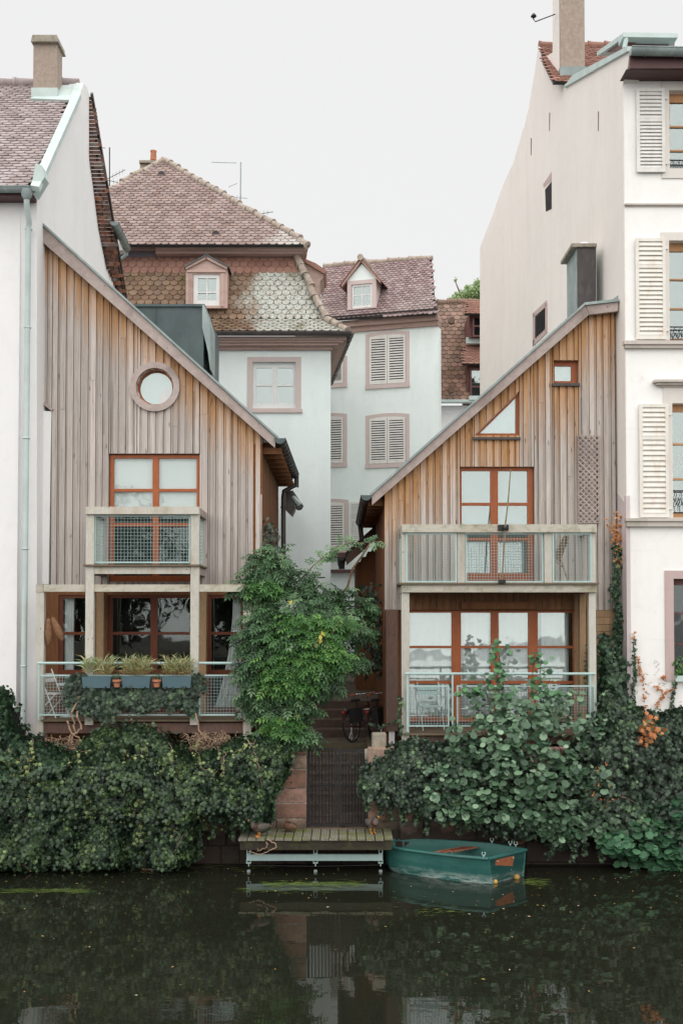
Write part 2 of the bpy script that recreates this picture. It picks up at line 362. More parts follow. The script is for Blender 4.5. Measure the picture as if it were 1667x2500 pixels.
def gutter(mb, a, b, r=.075, rings=0):
    """half-round gutter"""
    a = Vector(a); b = Vector(b); t = (b-a).normalized(); x = t.cross(Vector((0,0,1))).normalized(); z = Vector((0,0,1)); vs = []; n = 8
    for p in (a, b):
        for rr in (r, r*.86):
            for k in range(n+1):
                an = math.pi*k/n; vs.append(p+x*math.cos(an)*rr-z*math.sin(an)*rr)
    m = n+1; fs = []
    for k in range(n): fs += [(k, k+1, 2*m+k+1, 2*m+k), (m+k, 3*m+k, 3*m+k+1, m+k+1)]
    fs += [tuple(range(n, -1, -1)), tuple(2*m+k for k in range(m)), (0, 2*m, 3*m, m), (n, m+n, 3*m+n, 2*m+n)]
    mb.add(vs, fs)
    mb.tube([a+x*r, b+x*r], .012, 6); mb.tube([a-x*r, b-x*r], .01, 6)
    for i in range(rings):
        p = a+(b-a)*((i+.5)/rings); q = [p+x*math.cos(math.pi*k/n)*r*1.05-z*math.sin(math.pi*k/n)*r*1.05 for k in range(n+1)]
        mb.tube(q, .009, 4)
def louvres(mb, x0, x1, z0, z1, y, rails=(), n=16, fr=.055, cov=1):
    """framed louvre shutter, front on y"""
    mb.box(x0, x0+fr, y, y+.035, z0, z1); mb.box(x1-fr, x1, y, y+.035, z0, z1)
    mb.box(x0+fr, x1-fr, y+.001, y+.034, z0, z0+fr*1.2); mb.box(x0+fr, x1-fr, y+.001, y+.034, z1-fr, z1)
    H = z1-z0; segs = [z0+fr*1.2]+[q for r_ in rails for q in (z0+H*r_-fr/2, z0+H*r_+fr/2)]+[z1-fr]
    for r_ in rails: mb.box(x0+fr, x1-fr, y+.001, y+.034, z0+H*r_-fr/2, z0+H*r_+fr/2)
    tot = sum(segs[i+1]-segs[i] for i in range(0, len(segs), 2))
    for i in range(0, len(segs), 2):
        a, b = segs[i], segs[i+1]; m = max(2, round(n*(b-a)/tot)); s = (b-a)/m
        for k in range(m):
            z = a+k*s; mb.add([(x0+fr-.004, y+.004, z+s*.05), (x1-fr+.004, y+.004, z+s*.05), (x1-fr+.004, y+.03, z+s*(.8*cov)), (x0+fr-.004, y+.03, z+s*(.8*cov)),
                               (x0+fr-.004, y+.004, z+s*.22), (x1-fr+.004, y+.004, z+s*.22), (x1-fr+.004, y+.03, z+s*(.17+.8*cov)), (x0+fr-.004, y+.03, z+s*(.17+.8*cov))],
                              [(0,1,5,4),(1,2,6,5),(2,3,7,6),(3,0,4,7),(4,5,6,7),(3,2,1,0)])
def cladding(D, xl, xr, top, bot, opens, mat, root, w=.105, g=.035, seed=3, thick=.24, name='cladding'):
    """vertical board-on-board cladding; opens = (x0,x1,lo(x),hi(x),shelter)"""
    rn = random.Random(seed); mb = MB(); x = xl; k = 0
    while x < xr:
        for wd, back in ((w*rn.uniform(.9, 1.1), 0), (g*rn.uniform(.8, 1.25), .028)):
            a, b = x, min(x+wd, xr); x = b
            if b-a < .004: continue
            cuts = sorted({a, b, *[q for o in opens for q in o[:2] if a < q < b]}); r = rn.random()
            # a joint where one board ends and the next begins
            joint = rn.random() < .45; zj = rn.uniform(.15, .85)
            for c, d in zip(cuts[:-1], cuts[1:]):
                e = .007 if back == 0 else 0; c2, d2 = c+e, d-e
                if d2-c2 < .003: continue
                os_ = sorted([o for o in opens if o[0]-1e-6 <= (c+d)/2 <= o[1]+1e-6], key=lambda o: -o[3]((c+d)/2))
                zt = (top(c2), top(d2)); off = 0
                segs = []
                for o in os_:
                    segs.append((zt, (o[3](c2), o[3](d2)), off)); zt = (o[2](c2), o[2](d2)); off = o[4]
                segs.append((zt, (bot((c+d)/2), bot((c+d)/2)), off))
                for (t0, t1), (b0, b1), of in segs:
                    if t0-b0 < .01 and t1-b1 < .01: continue
                    parts = [((t0, t1), (b0, b1), of, r)]
                    L = max(t0-b0, t1-b1)
                    if joint and L > 1.5:
                        zm = b0+(L)*zj; parts = [((t0, t1), (zm, zm), of, r), ((zm-.003, zm-.003), (b0, b1), of+t0-zm, min(1, max(0, r+rn.uniform(-.25,.25))))]
                    for (p0, p1), (q0, q1), oo, rr in parts:
                        y = D+back+rn.uniform(0, .006)
                        mb.prism([(c2, y, q0), (d2, y, q1), (d2, y, p1), (c2, y, p0)], (0, thick, 0), rr, [oo+p0-q0, oo+p1-q1, oo, oo])
        k += 1
    return mb.build(name, mat, root)
def grille(root, x0, z0, x1, z1, y, name='mesh_panel', s=.05, wire=.0030, fr=.014, mat=None):
    mb = MB()
    for a in ((x0, x1, z0, z0+2*fr), (x0, x1, z1-2*fr, z1)): mb.box(a[0], a[1], y-fr, y+fr, a[2], a[3])
    for a in ((x0, x0+2*fr), (x1-2*fr, x1)): mb.box(a[0], a[1], y-fr, y+fr, z0+2*fr, z1-2*fr)
    f = mb.build(name, mat or M['galv'], root); m2 = MB()
    n = int((x1-x0)/s)
    for i in range(1, n): m2.box(x0+i*(x1-x0)/n-wire, x0+i*(x1-x0)/n+wire, y-wire, y+wire, z0+fr, z1-fr)
    n = int((z1-z0)/s)
    for i in range(1, n): m2.box(x0+fr, x1-fr, y-wire*2.9, y-wire*.9, z0+i*(z1-z0)/n-wire, z0+i*(z1-z0)/n+wire)
    m2.build('wire_mesh', mat or M['wire'], f); return f
def lin(p, q):
    return lambda x: p[0] and p[1]+(q[1]-p[1])*(x-p[0])/(q[0]-p[0])
def linw(a, b): return lambda x: a.z+(b.z-a.z)*(x-a.x)/(b.x-a.x)
def curtain_mesh(x0, x1, z0, z1, y, name, label, folds=9, amp=.03, mat=None, flare=0, group='white curtains behind the panes'):
    mb = MB(); n = folds*8; vs = []; rows = 6
    for j in range(rows+1):
        t = j/rows; z = z1+(z0-z1)*t
        for i in range(n+1):
            u = i/n; x = x0+(x1-x0)*u; x = x+flare*t*t*(u-.5)*2 if flare >= 0 else x0+(x1-x0)*u+flare*t*t*(1-u)
            vs.append((x, y+amp*math.sin(u*folds*2*math.pi+.4*math.sin(t*3))*(.6+.4*t), z))
    mb.add(vs, [(j*(n+1)+i, j*(n+1)+i+1, (j+1)*(n+1)+i+1, (j+1)*(n+1)+i) for j in range(rows) for i in range(n)])
    o = mb.build(name, mat or M['curtain'], None, smooth=True, fix=False); return tag(o, label, 'curtain', group)
WF, TF, TG, RF, RG, RW, QW = 20.0, 20.6, 19.5, 20.7, 19.7, 20.25, 19.2
def PBx(name, rects, D, t, mat, root):
    for r in rects:
        mb = MB(); mb.pbox(*r, D, t); mb.build(name, mat, root)
# ================================================================== ground
def struct(name, mb, mat, kind='structure', **k): return tag(mb.build(name, mat, None, **k), kind=kind)
def water_mat():
    t = NT('dark_river_water'); p = t.n('ShaderNodeBsdfPrincipled'); p.inputs['Base Color'].default_value = (.014,.0155,.010,1)
    p.inputs['Roughness'].default_value = .015; p.inputs['IOR'].default_value = 1.5; p.inputs['Specular IOR Level'].default_value = .5
    h = t.math('ADD', t.noise((.7,1.6,1), 2, .5, .3), t.math('MULTIPLY', t.noise((4,9,1), 2), .12))
    b = t.n('ShaderNodeBump'); b.inputs['Strength'].default_value = .35; b.inputs['Distance'].default_value = .010
    t.L(h, b.inputs['Height']); t.L(b.outputs[0], p.inputs['Normal']); t.L(p.outputs[0], t.out.inputs[0]); return t.m
mb = MB(); mb.add([(-90,-60,0),(90,-60,0),(90,QW+.05,0),(-90,QW+.05,0)], [(0,1,2,3)]); struct('river_water', mb, water_mat(), fix=False)
def earth_mat():
    t = NT('earth_and_cobbles'); v = t.n('ShaderNodeTexVoronoi'); t.L(t.map((9,9,9)), v.inputs['Vector']); v.inputs['Scale'].default_value = 1
    c = t.mix(t.ramp(v.outputs['Distance'], .2, .6), (.17,.13,.10), (.07,.055,.045)); c = t.mix(t.ramp(t.noise((2,2,2)), .4, .7), c, (.10,.085,.05))
    return t.done(c, .9, v.outputs['Distance'], .6, .03)
M['earth'] = earth_mat()
GX0, GX1 = P(749,1900,QW).x, P(897,1900,QW).x
mb = MB()
mb.box(-60, GX0-.02, QW+.45, 23.8, -1, 1.9); mb.box(GX1+.02, 60, QW+.45, 23.8, -1, 1.9)
mb.box(GX0-.02, GX1+.02, 20.9, 21.9, -1, 1.88); mb.box(-400, 400, 23.8, 900, -1, 2.5)
struct('ground', mb, M['earth'])
mb = MB()
n = 8
for i in range(n):       # steps behind the gate
    z = .62+(1.88-.62)*(i)/n; y0 = QW+.35+i*(20.9-QW-.35)/n
    mb.box(GX0-.02, GX1+.02, y0+.03, 20.9, z-.16 if i else -1, z-.045); mb.box(GX0-.02, GX1+.02, y0, 20.9, z-.045, z)
M['step'] = plain('worn_stone_steps', (.17,.135,.115), .9, 0, .4, sc=7, dirt=(.07,.07,.04), damt=.8)
tag(mb.build('stone_steps', M['step']), 'worn dark stone steps climbing directly behind the iron gate', 'steps'); mb = MB()
for i in range(4):       # alley steps going up between the houses
    mb.box(GX0-.5, GX1+.3, 21.9+i*.42, 23.8, 1.88+i*.155-.2, 1.88+(i+1)*.155)
M['step'] = plain('worn_stone_steps', (.12,.08,.065), .9, 0, .3, sc=7, dirt=(.09,.08,.05), damt=.8)
t_ = tag(mb.build('stone_steps', M['step']), 'broad stone steps rising in the alley behind the bicycles', 'steps')
# ================================================================== quay wall
def stone_mat():
    t = NT('red_sandstone_blocks'); r = t.att('rnd'); c = t.cols(r, [(0,(.28,.15,.11)),(.4,(.42,.25,.20)),(.75,(.52,.34,.28)),(1,(.36,.26,.19))])
    c = t.mix(t.ramp(t.noise((7,7,7), 6, .7), .42, .7, 0, .7), c, (.09,.07,.05)); c = t.mix(t.ramp(t.noise((3,3,3), 4), .6, .75, 0, .5), c, (.10,.10,.05)); x = t.n('ShaderNodeSeparateXYZ'); t.L(t.co, x.inputs[0]); c = t.mix(t.ramp(t.math('ADD', x.outputs['Z'], t.math('MULTIPLY', t.noise((2,2,2), 4), .7)), .85, 1.25, .95, 0), c, (.022,.018,.014))  # low stones darkened: wet stain plus the overhang's shade put into the colour
    return t.done(c, .92, t.noise((22,22,22), 5, .7), .6, .02)
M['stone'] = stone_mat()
def mortar_mat():
    t = NT('pale_mortar'); x = t.n('ShaderNodeSeparateXYZ'); t.L(t.co, x.inputs[0]); c = t.mix(t.ramp(t.noise((9,9,9), 4), .4, .65), (.44,.39,.35), (.14,.11,.09))
    c = t.mix(t.ramp(t.math('ADD', x.outputs['Z'], t.math('MULTIPLY', t.noise((2,2,2), 4), .7)), .85, 1.3, 1, 0), c, (.02,.017,.013)); return t.done(c, .95)  # mortar darkens with the stones: wet foot and painted-in overhang shade
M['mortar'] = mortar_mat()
def blocks(mb, x0, x1, z0, z1, y, seed, hmin=.22, hmax=.34, wmin=.3, wmax=.65, d=.28, gap=.011):
    rn = random.Random(seed); z = z0
    while z < z1-.02:
        h = min(rn.uniform(hmin, hmax), z1-z); x = x0
        if z1-z-h < .1: h = z1-z
        while x < x1-.01:
            w = rn.uniform(wmin, wmax)
            if x1-x-w < .15: w = x1-x
            a, b, c, e = x+gap, x+w-gap, z+gap, z+h-gap; yy = y+rn.uniform(-.012, .012); q = .012; j = lambda: rn.uniform(-.006, .006)
            mb.add([(a, yy+q, c), (b, yy+q, c), (b, yy+q, e), (a, yy+q, e), (a+q+j(), yy, c+q+j()), (b-q+j(), yy, c+q+j()), (b-q+j(), yy, e-q+j()), (a+q+j(), yy, e-q+j()),
                    (a, yy+d, c), (b, yy+d, c), (b, yy+d, e), (a, yy+d, e)],
                   [(4,5,6,7),(0,1,5,4),(1,2,6,5),(2,3,7,6),(3,0,4,7),(0,8,9,1),(1,9,10,2),(2,10,11,3),(3,11,8,0)])
            x += w
        z += h
qw = thing('quay_wall', (0, QW, 0), 'red sandstone river wall rising from the dark water behind the ivy', 'wall')
mb = MB(); mb.box(-60, GX0-.01, QW+.02, QW+.45, -1, 1.88); mb.box(GX1+.01, 60, QW+.02, QW+.45, -1, 1.88); mb.box(GX0-.01, GX1+.01, QW+.02, QW+.45, -1, .6)
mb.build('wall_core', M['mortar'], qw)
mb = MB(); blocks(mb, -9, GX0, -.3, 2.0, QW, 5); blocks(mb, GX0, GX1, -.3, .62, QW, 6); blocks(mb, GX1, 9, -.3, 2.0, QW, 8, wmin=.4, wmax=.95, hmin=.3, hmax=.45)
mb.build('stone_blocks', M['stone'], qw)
# ================================================================== white house on the left
WX = P(91, 475, WF).x
wp, wn_ = Vector((WX, WF, 0)), Vector((1, 0, 0))
wh = thing('white_house', (-8, WF, 1.9), 'tall white rendered house with mauve tiled roof, brick verge and stout chimney', 'house')
mb = MB(); mb.box(-16, WX-.3, WF, WF+.3, .5, P(40,476,WF).z)
sp = [(91,1900),(91,476),(96,452),(150,331),(197,225),(205,203),(213,212),(218,232),(218,385),(228,452),(240,550),(258,640),(264,660),(285,658),(293,720),(304,800),(304,1900)]
mb.prism([hit(x, y, wp, wn_) for x, y in sp], (-.3, 0, 0)); mb.build('wall', M['white'], wh)
eA, eB = P(-60,456,19.72), P(77,456,19.72)
ridA = P(-60,208,23.6)
tiled(eA, eB, ridA, [(-60,455),(80,452),(174,247),(182,207),(-60,207)], .19, .125, 'roof', M['tileg'], wh, arc=.22)
rn_ = (eB-eA).cross(ridA-eA).normalized(); rn_ = rn_ if rn_.y < 0 else -rn_
mb = MB(); mb.prism([hit(x, y, eA+rn_*.10, rn_) for x, y in [(75,452),(96,456),(198,228),(192,201),(183,204),(168,250)]], -rn_*.1)
mb.prism([hit(x, y, eA+rn_*.06, rn_) for x, y in [(74,240),(172,244),(190,206),(152,208)]], -rn_*.05)
mb.prism([P(x, y, 19.66) for x, y in [(76,460),(88,398),(103,404),(110,432),(84,474)]], (0,.3,0)); mb.build('flashing', M['patina'], wh)
ridge_tiles([P(-60,205,23.6), P(86,204,23.6)], .11, .42, 'ridge', M['tileg'], wh); ridge_tiles([P(150,203,23.6), P(190,202,23.6)], .10, .4, 'ridge', M['tileg'], wh)
mb = MB(); mb.pbox(82,103,140,235,23.0,.42); ch = mb.build('chimney', M['concrete'], wh)
mb = MB(); a, b = P(80,104,22.95), P(142,88,22.95); mb.box(a.x-.02, b.x+.02, 22.9, 23.55, a.z, b.z)
mb.v[4:] = [(x+(.03 if x < -6.2 else -.03), y, z) for x, y, z in mb.v[4:]]; mb.build('cap', M['stonecap'], ch)
mb = MB(); mb.pbox(77,214,141,241,22.93,.6); mb.build('chimney_flashing', M['patina'], ch)
xL = lambda y: np.interp(y, [232,385,452,550,640,660,722], [219,218.5,228,240,258,263,290]); xR = lambda y: np.interp(y, [225,495,725], [220,262,303])
mb = MB(); y = 236
while y < 716:
    if y > 655: a0 = 263 if y < 662 else xL(y)
    a, b = float(xL(y)) if y < 655 else float(np.interp(y, [655,716], [263,289])), float(xR(y)); n = max(1, int((b-a)/9)); 
    for i in range(n):
        x0 = a+(b-a)*i/n; x1 = a+(b-a)*(i+1)/n
        pr = random.choice((0, .015, .05)); q = [hit(x0, y, wp, wn_), hit(x1, y, wp, wn_), hit(x1, y+8.6, wp, wn_), hit(x0, y+8.6, wp, wn_)]
        mb.prism([p+Vector((-.12, 0, 0)) for p in q], (.16+pr, 0, 0))
    y += 9.4
mb.build('brick_verge', M['brick'], wh)
mb = MB(); mb.beam(hit(219,228,wp,wn_)+Vector((.05,0,0)), hit(304,728,wp,wn_)+Vector((.05,0,0)), .05, .09)
mb.beam(hit(285,650,wp,wn_)+Vector((.05,0,0)), hit(308,770,wp,wn_)+Vector((.05,0,0)), .05, .08); mb.build('verge_board', M['darkm'], wh)
mb = MB(); gutter(mb, P(-60,459,19.6), P(76,459,19.6), .085, 3); mb.lathe(P(66,466,19.6)-Vector((0,0,.05)), [(.06,-.1),(.1,-.02),(.1,.07)], 12)
gt = mb.build('gutter', M['patinad'], wh, smooth=True)
mb = MB(); mb.tube([P(66,470,19.6), P(66,500,19.62), P(72,545,19.85), P(70,560,19.88), P(66,1000,19.9), P(58,1765,19.9)], .052, 12)
for y in (560, 800, 1070, 1340, 1626): c = P(66-(y-1000)*.0105, y, 19.9); mb.lathe(c, [(.064,-.012),(.07,0),(.064,.012)], 12)
mb.build('downpipe', M['patina'], wh, smooth=True)
mb = MB(); mb.box(-16, P(79,478,19.7).x, 19.68, WF, P(40,480,19.7).z, P(40,472,19.7).z); mb.build('eaves_board', M['soffit'], wh)
mb = MB(); gutter(mb, P(279,541,25.6), P(310,607,28.2), .10, 3); mb.tube([P(309,609,28.2), P(309,622,28.2), P(300,630,28.2), P(290,636,28.2)], .05, 8)
mb.build('rear_gutter', M['patinad'], wh, smooth=True)
mb = MB(); mb.prism([P(x, y, 27.6) for x, y in [(274,545),(284,560),(300,610),(288,612)]], (0,.3,0)); mb.build('rear_eaves', M['whitew'], wh)
# ================================================================== timber house, left
def timber_roof(root, tl, tr, depth, left=0, right=0, th=.05):
    mb = MB(); s = (tr.z-tl.z)/(tr.x-tl.x)
    a, b = tl.copy(), tr.copy(); c, d = tr+Vector((right, depth, right*s)), tl+Vector((left, depth, left*s)); n = Vector((0,0,-th))
    mb.add([a,b,c,d,a+n,b+n,c+n,d+n], [(0,1,2,3),(7,6,5,4),(0,4,5,1),(1,5,6,2),(2,6,7,3),(3,7,4,0)]); return mb.build('roof', M['patinad'], root)
tl_ = thing('timber_house', (-3, TF, 1.9), 'larch clad house with round window under a roof sloping down to the right', 'house', 'two larch clad timber houses facing the river')
A, B = P(105,549,TF), P(676,1068,TF); bt = linw(P(104,580,TF), P(670,1088,TF))
bmap = P(300,1432,TF).z
mw = hole(265,1107,486,1420,TF); rc = P(379,945,TF); rr = .335
op = [(mw[0], mw[1], lambda x: mw[2], lambda x: mw[3], 9),
      (rc.x-rr, rc.x+rr, lambda x: rc.z-math.sqrt(max(0, rr*rr-(x-rc.x)**2)), lambda x: rc.z+math.sqrt(max(0, rr*rr-(x-rc.x)**2)), .9)]
xst = P(127,1000,TF).x; zst = P(110,985,TF).z
cladding(TF, xst, P(639,1250,TF).x, bt, lambda x: bmap, op, M['clad'], tl_, seed=5)
xc = P(103,760,TF).x
cladding(TF+.01, xc, xst, bt, lambda x: zst-.12*(x-xc)/(xst-xc), [], M['clad'], tl_, seed=9, name='cladding_return')
mb = MB(); mb.beam(P(99,978,TF-.02), P(129,1001,TF-.02), .05, .04, up=(0,1,0)); mb.build('drip_edge', M['barge'], tl_)
mb = MB(); mb.prism([P(x,y,TF-.02) for x,y in [(88,1002),(126,1004),(124,1100),(119,1426),(88,1426)]], (0,.35,0)); mb.build('lower_wall', M['white'], wh)
mb = MB(); mb.prism([P(x, y, TF-.16) for x, y in [(105,551),(673,1068),(671,1093),(104,590)]], (0, .1, 0)); mb.build('bargeboard', M['barge'], tl_)
timber_roof(tl_, P(105,546,TF-.2)+Vector((0,0,.02)), P(680,1066,TF-.2), 6.2, left=-.1)
# right side wall of the house
sx = P(639,1250,TF).x; zl = P(639,1090,TF).z
mb = MB(); y = TF+.03
while y < 26.0:
    mb.box(sx-.2, sx+random.uniform(-.006,.006), y, y+.125, 1.9, zl+.05); y += .13
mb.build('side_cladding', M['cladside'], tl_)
mb = MB(); mb.box(sx-.4, sx+.26, TF+.3, 26, zl-.04, zl+.12)
for i in range(9): mb.box(sx-.1, sx+.36, TF+.15+i*.65, TF+.25+i*.65, zl-.12, zl+.0)
mb.build('eaves', M['cladside'], tl_)
gx = P(683,1070,20.4)
mb = MB(); gutter(mb, gx, Vector((gx.x+.05, 25.7, gx.z)), .10, 12)
gl = mb.build('gutter', M['darkm'], tl_, smooth=True)
mb = MB(); mb.lathe(gx+Vector((0,-.012,0)), [(.105,0),(.105,.012)], 16, axis='y'); mb.v = [(x, y, min(z, gx.z)) for x, y, z in mb.v]; mb.build('end_cap', M['green'], gl)
mb = MB(); e = P(724,1163,25.6); mb.tube([e, e-Vector((0,0,.25)), P(721,1184,25.6), P(693,1200,25.6), P(692,1215,25.5), P(692,1420,25.5)], .055, 10)
mb.tube([P(692,1236,25.5), P(692,1241,25.5)], .066, 10); mb.build('downpipe', M['darkm'], tl_, smooth=True)
mb = MB(); gutter(mb, P(703,1198,26.4), P(730,1236,28.6), .11, 6); mb.prism([P(x, y, 26.3) for x, y in [(697,1190),(708,1204),(720,1240),(712,1258),(694,1240)]], (0, .6, 0)); mb.build('rear_gutter', M['darkm'], tl_)
mb = MB(); mb.prism([P(x, y, 26.6) for x, y in [(700,1196),(705,1200),(734,1232),(728,1236)]], (0, .4, .1)); mb.build('rear_roof', M['patinad'], tl_)
# round window
mb = MB(); n = 40
def ring(mb, c, r0, r1, y0, y1, n=40):
    vs = []
    for k in range(n):
        a = 2*math.pi*k/n
        for r_, y in ((r0,y0),(r1,y0),(r1,y1),(r0,y1)): vs.append((c.x+r_*math.cos(a), y, c.z+r_*math.sin(a)))
    mb.add(vs, [(4*k+i, 4*k+(i+1)%4, 4*((k+1)%n)+(i+1)%4, 4*((k+1)%n)+i) for k in range(n) for i in range(4)])
k_ = 20.6/2700
ring(mb, rc, 46*k_, 61*k_, TF-.05, TF+.02); rw = mb.build('round_window', M['barge'], tl_)
mb = MB(); ring(mb, rc, 45.5*k_, 49*k_, TF-.03, TF+.2); ring(mb, rc, 40*k_, 46*k_, TF+.12, TF+.17); mb.build('frame', M['orange'], rw)
mb = MB(); mb.lathe(rc+Vector((0, TF*0, 0)), [(41*k_, .15), (41*k_, .158)], 36, axis='y'); mb.build('pane', M['glassu'], rw)
mb = MB(); mb.lathe(rc, [(41*k_, .24), (41*k_, .25)], 36, axis='y'); mb.build('blind', M['panel'], rw)
mb = MB(); mb.prism([rc+Vector((x*k_, .2, z*k_)) for x, z in [(4,-36),(22,-34),(33,-10),(24,4),(14,-6)]], (0, .01, 0)); mb.build('pink_paper', plain('pink_paper', (.75,.32,.36), .7), rw)
# main window of the upper floor
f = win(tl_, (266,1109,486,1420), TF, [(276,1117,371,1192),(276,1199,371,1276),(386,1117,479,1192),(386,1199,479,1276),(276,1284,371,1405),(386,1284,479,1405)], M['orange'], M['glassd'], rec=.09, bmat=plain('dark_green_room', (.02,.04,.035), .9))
mb = MB()
for a, b in ((276,371),(386,479)): h = hole(a-2,1112,b+2,1238,TF); mb.box(h[0], h[1], TF+.17, TF+.18, h[2], h[3])
mb.build('blind', M['blind'], f)
# ground floor wall behind the gallery
gz0, gz1 = 2.43, P(300,1440,TF).z
lw = [hole(141,1452,262,1742,TF), hole(262,1452,472,1742,TF), hole(507,1452,592,1742,TF)]
mb = MB(); wall(mb, P(104,1600,TF).x, sx, 1.9, gz1, TF+.05, .22, [(lw[0][0], P(232,1600,TF).x, *lw[0][2:]), (P(261,1600,TF).x, lw[1][1], *lw[1][2:]), lw[2]])
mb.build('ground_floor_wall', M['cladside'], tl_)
win(tl_, (141,1450,232,1742), TF, [(151,1460,224,1543),(151,1550,224,1636),(151,1648,224,1728)], M['orangeshade'], M['glassd'], rec=.08, bdepth=.9)
win(tl_, (261,1450,472,1742), TF, [(273,1460,366,1543),(273,1550,366,1636),(273,1648,366,1728),(383,1460,464,1543),(383,1550,464,1636),(383,1648,464,1728)], M['orangeshade'], M['glassd'], rec=.08, bdepth=.9)
win(tl_, (507,1450,593,1742), TF, [(515,1460,587,1543),(515,1550,587,1636),(515,1648,587,1728)], M['orangeshade'], M['glassd'], rec=.08, bdepth=.9)
h = hole(152,1460,175,1735,TF); curtain_mesh(h[0], h[1], h[2], h[3], TF+.2, 'curtain', 'narrow white curtain by the wicker baskets in the leftmost timber house window', 4)
h = hole(566,1460,590,1735,TF); curtain_mesh(h[0], h[1], h[2], h[3], TF+.2, 'curtain', 'white curtain sweeping wide at the floor in the door beside the green shrub', 5, flare=-.35)
# green metal dormer on the roof slope
dm = MB(); dm.pbox(300,747,497,1020,22.4,1.25); dd = dm.build('metal_dormer', M['green'], tl_)
dm = MB(); dm.pbox(497,790,518,1050,23.2,1.3); dm.pbox(380,745,381.5,1000,22.38,.02); dm.pbox(330,742,500,748,22.35,1.3); dm.build('side_box', M['green'], dd)
dm = MB(); dm.pbox(500,800,512,1040,23.1,.2); dm.build('dark_slot', M['black'], dd)
dm = MB(); dm.prism([P(x,y,22.33) for x,y in [(494,744),(499,744),(513,792),(513,900),(508,860),(494,800)]], (.0,.9,0)); dm.build('cheek', M['patinad'], dd)
# ------------------------------------------------------------------ galleries and balconies
gal = thing('timber_gallery', P(350,1780,TG), 'pale timber balcony above a glazed veranda with hanging ivy on its rail', 'balcony', 'weathered timber balconies of the larch houses')
PBx('post', [(209,1255,229,1770),(465,1255,485.5,1770)], TG, .13, M['post'], gal)
PBx('post', [(88,1446,107,1800),(594,1446,613,1800)], TG+.05, .13, M['post'], gal)
PBx('post', [(235,1446,253,1742),(487,1446,503,1742)], TF-.16, .14, M['golden'], gal)
PBx('beam', [(107.5,1427,208.5,1444.5),(229.5,1427,464.5,1444.5),(486,1427,613,1444.5)], TG+.02, .1, M['postm'], gal)
PBx('beam', [(88,1427,107,1445.5)], TG+.04, .12, M['postm'], gal)
PBx('floor_beam', [(230,1384,464.5,1401)], TG+.02, .1, M['post'], gal)
PBx('top_rail', [(210,1237,486,1255)], TG-.05, .16, M['post'], gal)
for x in (210, 468):
    mb = MB(); a = P(x,1246,TG); w = .13; mb.box(a.x, a.x+w, TG+.12, TF-.01, P(x,1255,TG).z+.002, P(x,1238,TG).z); mb.build('side_rail', M['barge'], gal)
mb = MB(); a, b = P(205,1376,TG).x, P(488,1376,TG).x; z = P(300,1383,TG).z
for i in range(8): mb.box(a, b, TG-.04+i*.14, TG+.09+i*.14, z, z+.035)
mb.build('floor_boards', M['floorw'], gal)
mb = MB()
for x in (212, 470): q = P(x,1384,TG).x; mb.box(q, q+.1, TG+.14, TF-.01, z-.14, z-.002)
mb.build('joist', M['barge'], gal)
zt, zb = P(300,1257,TG).z, P(300,1376,TG).z+.01
grille(gal, P(230,1300,TG).x, zb, P(464,1300,TG).x, zt, TG+.06, s=.058)
# side mesh panels
def side_grille(root, x, y0, y1, z0, z1, s=.06):
    mb = MB(); fr = .014; wr = .0028
    for a in ((y0,y1,z0,z0+2*fr),(y0,y1,z1-2*fr,z1)): mb.box(x-fr, x+fr, *a[:2], *a[2:])
    for a in ((y0,y0+2*fr),(y1-2*fr,y1)): mb.box(x-fr, x+fr, a[0], a[1], z0+2*fr, z1-2*fr)
    n = int((y1-y0)/s)
    for i in range(1,n): mb.box(x-wr, x+wr, y0+i*s-wr, y0+i*s+wr, z0, z1)
    n = int((z1-z0)/s)
    for i in range(1,n): mb.box(x+wr*.9, x+wr*2.9, y0, y1, z0+i*s-wr, z0+i*s+wr)
    return mb.build('side_mesh_panel', M['galv'], root)
side_grille(gal, P(219,1300,TG).x, TG+.15, TF-.05, zb, zt); side_grille(gal, P(475,1300,TG).x, TG+.15, TF-.05, zb, zt)
zf = P(300,1757,TG).z
mb = MB(); 
for i in range(8): mb.box(P(100,1757,TG).x, P(600,1757,TG).x, TG+.02+i*.14, TG+.15+i*.14, zf-.035, zf+random.uniform(-.004,.004))
mb.build('gallery_floor', M['floorw'], gal)
mb = MB(); mb.pbox(98,1765,604,1790,TG+.10,.12); mb.build('floor_beam', M['postdark'], gal)
PBx('stub_post', [(x,1790,x+16,1870) for x in (100,300,478,596)], TG+.12, .1, M['postdark'], gal)
rail = MB(); rail.tube([P(93,1619,TG-.06), P(464,1619,TG-.06)], .024, 10); rail.tube([P(486,1619,TG-.06), P(600,1619,TG-.06)], .024, 10)
for x in (95, 474, 598): rail.pbox(x-2,1622,x+2.5,1758,TG-.08,.03)
rail.build('handrail', M['galv'], gal, smooth=True)
for a, b in ((93,199),(202,465),(486,598)): grille(gal, P(a,1700,TG-.06).x, P(a,1747,TG-.06).z, P(b,1700,TG-.06).x, P(a,1647,TG-.06).z, TG-.06, s=.052)
